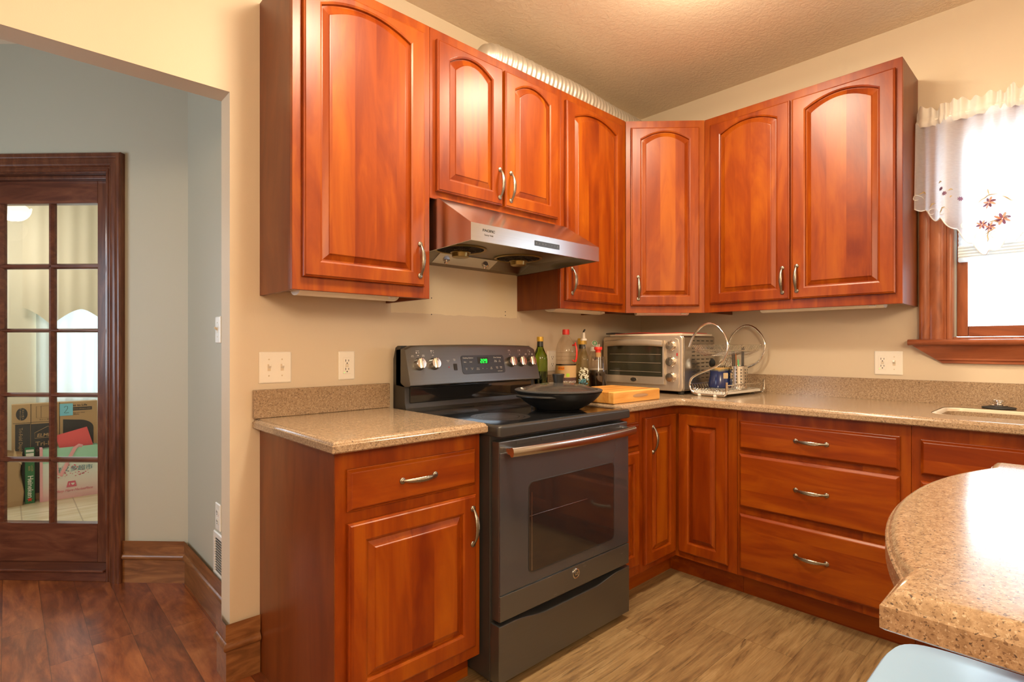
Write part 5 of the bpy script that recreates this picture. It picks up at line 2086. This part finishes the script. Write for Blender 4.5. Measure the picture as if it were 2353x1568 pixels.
zs = 0.268
rails = [(0.004, zs), (0.204, zs), (0.030, zs - 0.030), (0.185, zs - 0.030), (0.080, zs - 0.055), (0.130, zs - 0.055)]
wires('shelf_rail', [[(0.0, -w_, z), (RKL, -w_, z)] for w_, z in rails], 0.0026)
paths = []
for i in range(22):
    x = 0.012 + (RKL - 0.024) * i / 21
    paths.append([(x, -0.004, zs), (x, -0.030, zs - 0.032), (x, -0.080, zs - 0.057), (x, -0.130, zs - 0.057), (x, -0.185, zs - 0.032), (x, -0.204, zs)])
wires('shelf_wires', paths, 0.0015)
zt = 0.048
wires('tray_rail', [[(0.0, -w_, z), (RKL, -w_, z)] for w_, z in ((0.006, zt + 0.012), (0.206, zt + 0.012), (0.02, 0.030), (0.19, 0.030))], 0.0024)
paths = []
for i in range(16):
    x = 0.015 + (RKL - 0.03) * i / 15
    paths.append([(x, -0.006, zt + 0.012), (x, -0.020, 0.031), (x, -0.19, 0.031), (x, -0.206, zt + 0.012)])
wires('tray_wires', paths, 0.0014)
bm = B()
paths = []
pts = []
for i in range(121):
    q = i / 120
    pts.append((-0.001 + 0.004 * math.sin(q * 2 * PI * 11), -0.02 - 0.175 * q, 0.030 + 0.010 * math.cos(q * 2 * PI * 11)))
tube(bm, pts, 0.0012, 5)
obj('coiled_wire', bm, M['chrome'], DR)
bm = B()
loft(bm, [[(x, -y, z) for x, y in rrect(0.006 + d, RKL - 0.006 - d, 0.012 + d, 0.200 - d, 0.015)] for d, z in ((0.004, 0.0125), (0.0, 0.015), (0.0, 0.027), (0.003, 0.027), (0.003, 0.016))], True, True, True)
obj('drip_tray', bm, M['drip'], DR)
for x in (0.0, RKL):
    for w_ in (0.062, 0.150):
        bm = B()
        box(bm, x - 0.008, x + 0.008, -w_ - 0.008, -w_ + 0.008, 0.0005, 0.012, 0.002)
        obj('rubber_foot', bm, M['cap_white'], DR)

TZ = CT1 + 0.0325
t = thing('utensil_crock', 'blue glazed stoneware crock with tan rim standing in the dish rack', 'crock', (-0.255, -0.672, TZ))
bm = B()
lathe(bm, [(0.0, 0.0), (0.046, 0.0), (0.052, 0.004), (0.053, 0.02), (0.050, 0.045), (0.0465, 0.065), (0.0465, 0.085), (0.0495, 0.100), (0.0505, 0.106), (0.047, 0.107), (0.043, 0.085), (0.045, 0.01), (0.0, 0.006)], seg=48)
cr = obj('pot', bm, M['crock'], t)
va = math.atan2(-2.059 + 0.672, -3.1126 + 0.255)
cr.scale = (1.08, 1.08, 1.05)
bm = B()
a = va + 0.62
box(bm, -0.013, 0.013, -0.004, 0.002, 0.050, 0.080, 0.003)
pt = obj('tan_patch', bm, plain('tan_glaze', (0.55, 0.42, 0.26), 0.3), cr)
pt.location = (0.0475 * math.cos(a), 0.0475 * math.sin(a), 0)
pt.rotation_euler = (0, 0, a + PI / 2)


def utensil(name, label, cat, base, tip, r, m, head=None):
    t = thing(name, label, cat, base)
    bm = B()
    d = Vector(tip) - Vector(base)
    tube(bm, [(0, 0, 0), tuple(d)], r, 8)
    obj('handle', bm, m, t)
    if head:
        head(t, d)
    return t


def spoon_head(t, d):
    bm = B()
    lathe(bm, [(0.0, -0.004), (0.010, -0.003), (0.019, 0.001), (0.020, 0.003), (0.010, 0.0), (0.0, -0.001)], seg=24)
    for v in bm.verts:
        v.co.x *= 1.7
    h = obj('spoon_bowl', bm, M['utensil_black'], t)
    h.location = d + Vector((-0.004, 0.006, 0.006))
    h.rotation_euler = (1.2, 0.5, 0.9)


def masher_head(t, d):
    bm = B()
    for i in range(5):
        x = -0.018 + 0.009 * i
        tube(bm, [(x, -0.003, -0.025), (x, 0.003, 0.025)], 0.0022, 6)
    tube(bm, [(-0.02, 0, -0.025), (0.02, 0, -0.025)], 0.0022, 6)
    tube(bm, [(-0.02, 0, 0.025), (0.02, 0, 0.025)], 0.0022, 6)
    h = obj('slotted_head', bm, M['chrome'], t)
    h.location = d + Vector((0, 0, 0.012))
    h.rotation_euler = (0.3, 0.5, -0.8)


def whisk_head(t, d):
    bm = B()
    for k in range(5):
        a = PI * k / 5
        pts = []
        for i in range(17):
            q = i / 16
            r = 0.026 * math.sin(PI * q) ** 0.8
            s = math.sin(PI * q / 1) if False else 1
            ang = 2 * PI * q
            rr = 0.024 * math.sin(ang / 2) * (1 if q <= 0.5 else 1)
            x = 0.024 * math.sin(2 * PI * q)
            z = 0.034 * (1 - math.cos(2 * PI * q))
            pts.append((x * math.cos(a), x * math.sin(a), z))
        tube(bm, pts, 0.0009, 5)
    h = obj('whisk_wires', bm, M['chrome'], t)
    h.location = d
    h.rotation_euler = (0.25, 0.35, 0)


cz0 = TZ + 0.009
utensil('ladle', 'black nylon ladle leaning left in the blue crock', 'spoon', (-0.245, -0.680, cz0), (-0.275, -0.645, TZ + 0.128), 0.005, M['utensil_black'], spoon_head)
utensil('slotted_turner', 'slotted metal turner head rising from the middle of the blue crock', 'turner', (-0.265, -0.655, cz0), (-0.262, -0.690, TZ + 0.118), 0.004, M['chrome'], masher_head)
utensil('whisk', 'wire whisk standing upright at the right of the blue crock', 'whisk', (-0.265, -0.672, cz0), (-0.222, -0.690, TZ + 0.105), 0.004, M['chrome'], whisk_head)

t = thing('utensil_cup', 'perforated stainless utensil cup standing in the dish rack', 'cup', (-0.234, -0.767, TZ + 0.0))
bm = B()
lathe(bm, [(0.0, 0.0), (0.043, 0.0), (0.0455, 0.003), (0.0455, 0.120), (0.0465, 0.1215), (0.0450, 0.123), (0.0435, 0.120), (0.0435, 0.004), (0.0, 0.004)], seg=48)
cp_ = obj('cup_wall', bm, M['perf'], t)
bm = B()
for c in range(12):
    a = 2 * PI * c / 12 + 0.2
    for r in range(6):
        lathe(bm, [(0.0, -0.0008), (0.0036, -0.0008), (0.0036, 0.0003), (0.0, 0.0003)], (0, 0, 0), 10)
        for v in list(bm.verts)[-40:]:
            x, y, zz = v.co
            v.co = (math.cos(a) * (0.0457 + zz) - math.sin(a) * x, math.sin(a) * (0.0457 + zz) + math.cos(a) * x, 0.020 + r * 0.0165 + y)
obj('punched_holes', bm, M['dark_slot'], cp_)
chops = [('black chopstick at the far left of the steel cup', M['chop_dark'], (-0.012, 0.018), (-0.024, 0.024), 0.208),
         ('black chopstick second from the left in the steel cup', M['chop_dark'], (-0.006, 0.012), (-0.020, 0.016), 0.205),
         ('brown wooden chopstick leaning left in the steel cup', M['chop_brown'], (0.004, 0.004), (-0.018, 0.008), 0.203),
         ('short green straw in the middle of the steel cup', M['chop_green'], (-0.002, -0.008), (-0.008, -0.002), 0.156),
         ('black chopstick left one of the upright right-hand pair in the steel cup', M['chop_dark'], (0.004, -0.018), (0.016, -0.012), 0.221),
         ('black chopstick right one of the upright right-hand pair in the steel cup', M['chop_dark'], (0.010, -0.022), (0.022, -0.018), 0.225)]
for lab, m, b0, b1, h in chops:
    bm = B()
    tube(bm, [(b0[0], b0[1], 0.005), (b1[0], b1[1], h)], [0.0028, 0.0036], 6)
    o = obj('drinking_straw' if 'straw' in lab else 'chopstick', bm, m, None, loc=(-0.234, -0.767, TZ))
    tag(o, lab, 'straw' if 'straw' in lab else 'chopstick', None if 'straw' in lab else 'chopsticks in the steel cup')

# ------------------------------------------------------------------ behind the French door
def brd(name, x0, x1, y, z0, z1, th, m, parent):
    bm = B()
    box(bm, x0, x1, y, y + th, z0, z1)
    return obj(name, bm, m, parent, smooth=False)


t = thing('display_board_box', 'large printed cardboard carton leaning on the sunroom wall behind the door', 'box', (-2.82, 3.45, 0))
bm = B()
box(bm, -0.262, 0.250, 0.0, 0.08, 0.0, 0.735, 0.003)
cbx = obj('carton', bm, M['card'], t)
f = -0.0012
brd('dark_print', -0.242, -0.157, f, 0.05, 0.585, 0.001, M['print_dark'], cbx)
brd('dark_print', -0.152, 0.000, f, 0.05, 0.580, 0.001, M['print_dark'], cbx)
bm = B()
poly = [(0.035, 0.05), (0.225, 0.05), (0.225, 0.52)] + [(0.225 - 0.10 * (1 - math.cos(a)), 0.52 + 0.07 * math.sin(a)) for a in [PI / 2 * k / 8 for k in range(1, 9)]] + [(0.035, 0.60)]
prism(bm, poly, f, f + 0.001, 'xz')
obj('dark_print', bm, M['print_dark'], cbx, smooth=False)
bm = B()
prism(bm, [(-0.205 + 0.033 * math.cos(a), 0.660 + 0.047 * math.sin(a)) for a in [2 * PI * k / 28 for k in range(28)]], f, f + 0.001, 'xz')
ov = obj('oval_print', bm, M['print_dark'], cbx, smooth=False)
lettering('36 in x 48 in\n91 cm x 122 cm', 0.0145, M['card'], ov, (-0.205, f - 0.0004, 0.660), (PI / 2, PI / 2, 0))
brd('print_line', -0.155, -0.152, f, 0.05, 0.735, 0.001, M['print_dark'], cbx)
brd('print_line', -0.255, 0.000, f, 0.592, 0.595, 0.001, M['print_dark'], cbx)
brd('print_line', 0.012, 0.016, f, 0.05, 0.735, 0.001, M['print_dark'], cbx)
bm = B()
for a, b in ((-0.122, -0.095), (-0.095, -0.045), (-0.045, -0.018)):
    tube(bm, [(a, f, 0.625), (b, f, 0.625), (b, f, 0.715), (a, f, 0.715)], 0.0008, 4, closed=True)
obj('panel_drawing', bm, M['print_dark'], cbx)
lettering('36 in  x  48 in', 0.012, M['print_dark'], cbx, (-0.072, f, 0.610))
bm = B()
tube(bm, [(-0.132, f - 0.0006, 0.470), (-0.132, f - 0.0006, 0.512), (-0.055, f - 0.0006, 0.556), (0.0, f - 0.0006, 0.530), (0.0, f - 0.0006, 0.470)], 0.0016, 5, closed=True)
obj('house_emblem', bm, M['card'], cbx)
lettering("ELMER'S", 0.036, M['card'], cbx, (-0.120, f - 0.0006, 0.489), align='LEFT', shear=0.15, bold=0.0008)
lettering('Tri-Fold', 0.046, M['card'], cbx, (-0.128, f - 0.0006, 0.425), align='LEFT', bold=0.0006)
lettering('Display Board', 0.020, M['card'], cbx, (-0.122, f - 0.0006, 0.375), align='LEFT')
lettering('Tri-Fold Display Board', 0.030, M['card'], cbx, (-0.212, f - 0.0006, 0.42), (PI / 2, PI / 2, 0))
lettering('Ideas to Life', 0.024, M['print_dark'], cbx, (0.125, f - 0.0006, 0.705), bold=0.0004)
brd('dark_print', 0.090, 0.215, f, 0.664, 0.690, 0.001, M['print_dark'], cbx)
lettering('www.elmers.com', 0.0155, M['card'], cbx, (0.152, f - 0.0008, 0.677))
lettering('Bring your ideas\nto display', 0.013, M['print_dark'], cbx, (0.085, f - 0.0006, 0.640), align='LEFT')
bm = B()
box(bm, -0.040, 0.040, -0.001, 0.0, -0.047, 0.047)
o = obj('sticky_note', bm, M['note'], None, smooth=False, loc=(-2.765, 3.4465, 0.675))
tag(o, 'blue sticky note with a handwritten 2 on the carton', 'note')
bm = B()
tube(bm, [(-0.014, -0.0014, 0.018), (-0.004, -0.0014, 0.028), (0.008, -0.0014, 0.024), (0.008, -0.0014, 0.010), (-0.004, -0.0014, -0.012), (-0.014, -0.0014, -0.026), (-0.004, -0.0014, -0.027), (0.016, -0.0014, -0.024)], 0.0013, 6)
obj('handwriting', bm, M['print_dark'], o)

t = thing('shopping_bag', 'white and pink shopping bag with mint top and pink straps on the sunroom floor', 'bag', (-2.75, 3.335, 0))
bm = B()
loft(bm, [[(x * k, y * k2, z) for x, y in ((-0.172, 0.0), (0.172, 0.0), (0.172, 0.095), (-0.172, 0.095))] for k, k2, z in ((1, 1, 0.0), (1.0, 1, 0.15), (0.99, 0.92, 0.31))], True, True, False)
bgm = obj('bag_body', bm, M['bag'], t, smooth=False)
bm = B()
loft(bm, [[(x * k, y * k2, z) for x, y in ((-0.1725, -0.0015), (0.1725, -0.0015), (0.1725, 0.0965), (-0.1725, 0.0965))] for k, k2, z in ((0.992, 0.93, 0.285), (0.985, 0.80, 0.395))], True)
mt = obj('mint_top', bm, M['mint'], t, smooth=False)
brd('pink_edge', -0.176, -0.160, -0.003, 0.0, 0.40, 0.100, M['pink'], t)
bm = B()
hp = [(-0.085, -0.004, 0.10), (-0.078, -0.004, 0.36), (-0.074, -0.008, 0.385), (-0.066, -0.010, 0.36), (-0.052, -0.006, 0.17)]
tube(bm, [(-0.092, -0.005, 0.39), (-0.088, -0.006, 0.30), (-0.078, -0.006, 0.20), (-0.055, -0.008, 0.185), (-0.03, -0.007, 0.24), (0.0, -0.006, 0.32), (0.03, -0.006, 0.385), (0.055, -0.004, 0.402), (0.075, 0.0, 0.392)], 0.0015, 8, ry=0.012, up=(0, 1, 0))
obj('strap', bm, M['pink'], t, ang=60)
lettering('好又多超市', 0.043, M['teal_print'], bgm, (0.022, -0.003, 0.222), sx=1.1)
lettering('Many More MarketPlace', 0.026, M['rose_print'], bgm, (0.025, -0.003, 0.060), shear=0.4, sx=0.88)
bm = B()
prism(bm, [(-0.022, 0.085), (0.040, 0.085), (0.032, 0.130), (-0.012, 0.130)], -0.003, -0.002, 'xz')
ic = obj('bag_emblem', bm, M['rose_print'], bgm, smooth=False)
bm = B()
heart = []
for i in range(28):
    a = 2 * PI * i / 28
    heart.append((0.017 + 0.0009 * 0.75 * 16 * math.sin(a) ** 3, 0.108 + 0.0009 * 0.75 * (13 * math.cos(a) - 5 * math.cos(2 * a) - 2 * math.cos(3 * a) - math.cos(4 * a))))
prism(bm, heart, -0.0038, -0.003, 'xz')
obj('heart_print', bm, M['white_label'], ic, smooth=False)
lettering('I', 0.024, M['white_label'], ic, (-0.004, -0.0034, 0.108), bold=0.0006)
random.seed(11)
bm = B()
for i in range(46):
    a, r = random.uniform(0.15, PI - 0.15), random.uniform(0.03, 0.12)
    x, z = 0.01 + r * math.cos(a) * 0.9, 0.15 + r * math.sin(a)
    q = random.uniform(0.003, 0.008)
    w_ = random.uniform(0, PI)
    prism(bm, [(x + q * math.cos(w_ + k), z + q * 0.6 * math.sin(w_ + k)) for k in (0, 1.3, 2.6, 3.9, 5.2)], -0.0026, -0.002, 'xz')
o = obj('petal_print', bm, M['rose_print'], bgm, smooth=False)
o['kind'] = 'stuff'

bm = B()
box(bm, -0.10, 0.10, 0.0, 0.006, -0.09, 0.09, 0.001)
box(bm, -0.10, 0.10, 0.010, 0.016, -0.085, 0.095, 0.001)
o = obj('file_folder', bm, M['coral'], None, loc=(-2.715, 3.375, 0.418))
o.rotation_euler = (0, -0.26, 0)
tag(o, 'coral red folder sticking out of the shopping bag', 'folder')

t = thing('beer_carton', 'tall green beer carton standing beside the paper bag', 'box', (-2.982, 3.345, 0))
bm = B()
box(bm, -0.027, 0.027, 0.0, 0.095, 0.0, 0.407, 0.002)
k = obj('carton', bm, M['beer_green'], t)
lettering('Heineken', 0.043, M['white_label'], k, (0.002, -0.0008, 0.125), (PI / 2, PI / 2, 0), bold=0.0008)
brd('white_label', -0.022, 0.022, -0.001, 0.352, 0.376, 0.001, M['white_label'], k)
brd('white_label', -0.022, 0.022, -0.001, 0.384, 0.402, 0.001, M['white_label'], k)
lettering('LAGER\nBEER', 0.016, M['label_tan'], k, (0.004, -0.0008, 0.262), (PI / 2, PI / 2, 0))
bm = B()
prism(bm, [((0.018 if i % 2 == 0 else 0.0075) * math.sin(2 * PI * i / 10), 0.030 + (0.018 if i % 2 == 0 else 0.0075) * math.cos(2 * PI * i / 10)) for i in range(10)], -0.0012, 0.0, 'xz')
obj('star', bm, M['red'], k, smooth=False)
bm = B()
box(bm, -0.03, 0.052, 0.142, 0.148, 0.0, 0.33, 0.001)
o = obj('dark_case', bm, M['print_dark'], None, loc=(-3.0, 3.3, 0.0))
tag(o, 'dark box hidden behind the green beer carton', 'box')

t = thing('paper_bag', 'open brown paper bag at the left edge seen through the French door', 'bag', (-3.128, 3.315, 0))
bm = B()
rings = []
for z, k in ((0.0, 1.0), (0.1, 1.02), (0.22, 0.93), (0.33, 0.86), (0.41, 0.97)):
    r = []
    for x, y in rrect(-0.105, 0.105, -0.005, 0.115, 0.012, 3):
        xx = x * k + 0.010 * math.sin(z * 22 + y * 40)
        r.append((xx, 0.055 + (y - 0.055) * (1.0 if z < 0.3 else 0.9) + 0.006 * math.sin(z * 31 + x * 25), z + (0.03 * math.sin(x * 50) if z > 0.4 else 0)))
    rings.append(r)
loft(bm, rings, True, True, False)
pb = obj('bag_body', bm, M['kraft'], t, ang=30)
bm = B()
loft(bm, [[(0.055, -0.004, 0.36), (0.10, 0.0, 0.30), (0.108, 0.10, 0.31)], [(0.060, 0.0, 0.425), (0.085, 0.01, 0.35), (0.10, 0.09, 0.38)]], False)
obj('folded_flap', bm, M['kraft_light'], pb, smooth=False)

# door glass reflection of a curtained window built as cloth, and sunroom lamp
t = thing('reflected_curtain', 'white sheer curtain built as the window reflection in the door glass', 'curtain', (-2.5, 3.56, 0))
bm = B()
R = []
for i in range(121):
    x = -0.44 + 0.92 * i / 120
    R.append([(x, 0.012 * math.sin(x * 75 + 2 * math.sin(x * 11)), z) for z in (0.70, 1.1, 1.5, 2.05)])
loft(bm, R, False)
obj('sheer_cloth', bm, M['sheer2'], t, ang=180)
t = thing('reflected_swag', 'cream scalloped swag valance, part of the window reflection built behind the door', 'curtain', (-2.5, 3.52, 0))
bm = B()
R = []
for i in range(161):
    x = -0.52 + 1.0 * i / 160
    q = abs(((x + 0.165) / 0.185 + 1.0) % 2.0 - 1.0)
    zb = 1.475 - 0.135 * q ** 1.5
    R.append([(x, 0.004 * math.sin(x * 62), zb + (2.66 - zb) * j / 6) for j in range(7)])
loft(bm, R, False)
obj('swag_cloth', bm, M['valance2'], t, ang=180)
t = thing('pendant_light', 'lit frosted glass lamp hanging in the sunroom behind the top door pane', 'lamp', (-3.085, 3.0, 2.04))
bm = B()
rings = []
for j in range(7):
    q = j / 6
    r = 0.02 + 0.085 * math.sin(q * PI / 2)
    z = 0.09 * (1 - math.cos(q * PI / 2))
    rings.append([((r + 0.006 * math.sin(6 * a) * q) * math.cos(a), (r + 0.006 * math.sin(6 * a) * q) * math.sin(a), z + 0.008 * math.cos(6 * a) * q) for a in [2 * PI * k / 48 for k in range(48)]])
loft(bm, rings, True, True, False)
obj('glass_shade', bm, M['lampglass'], t)
bm = B()
tube(bm, [(0, 0, 0.03), (0, 0, CZ - 2.04)], 0.008, 10)
obj('stem', bm, M['pewter'], t)
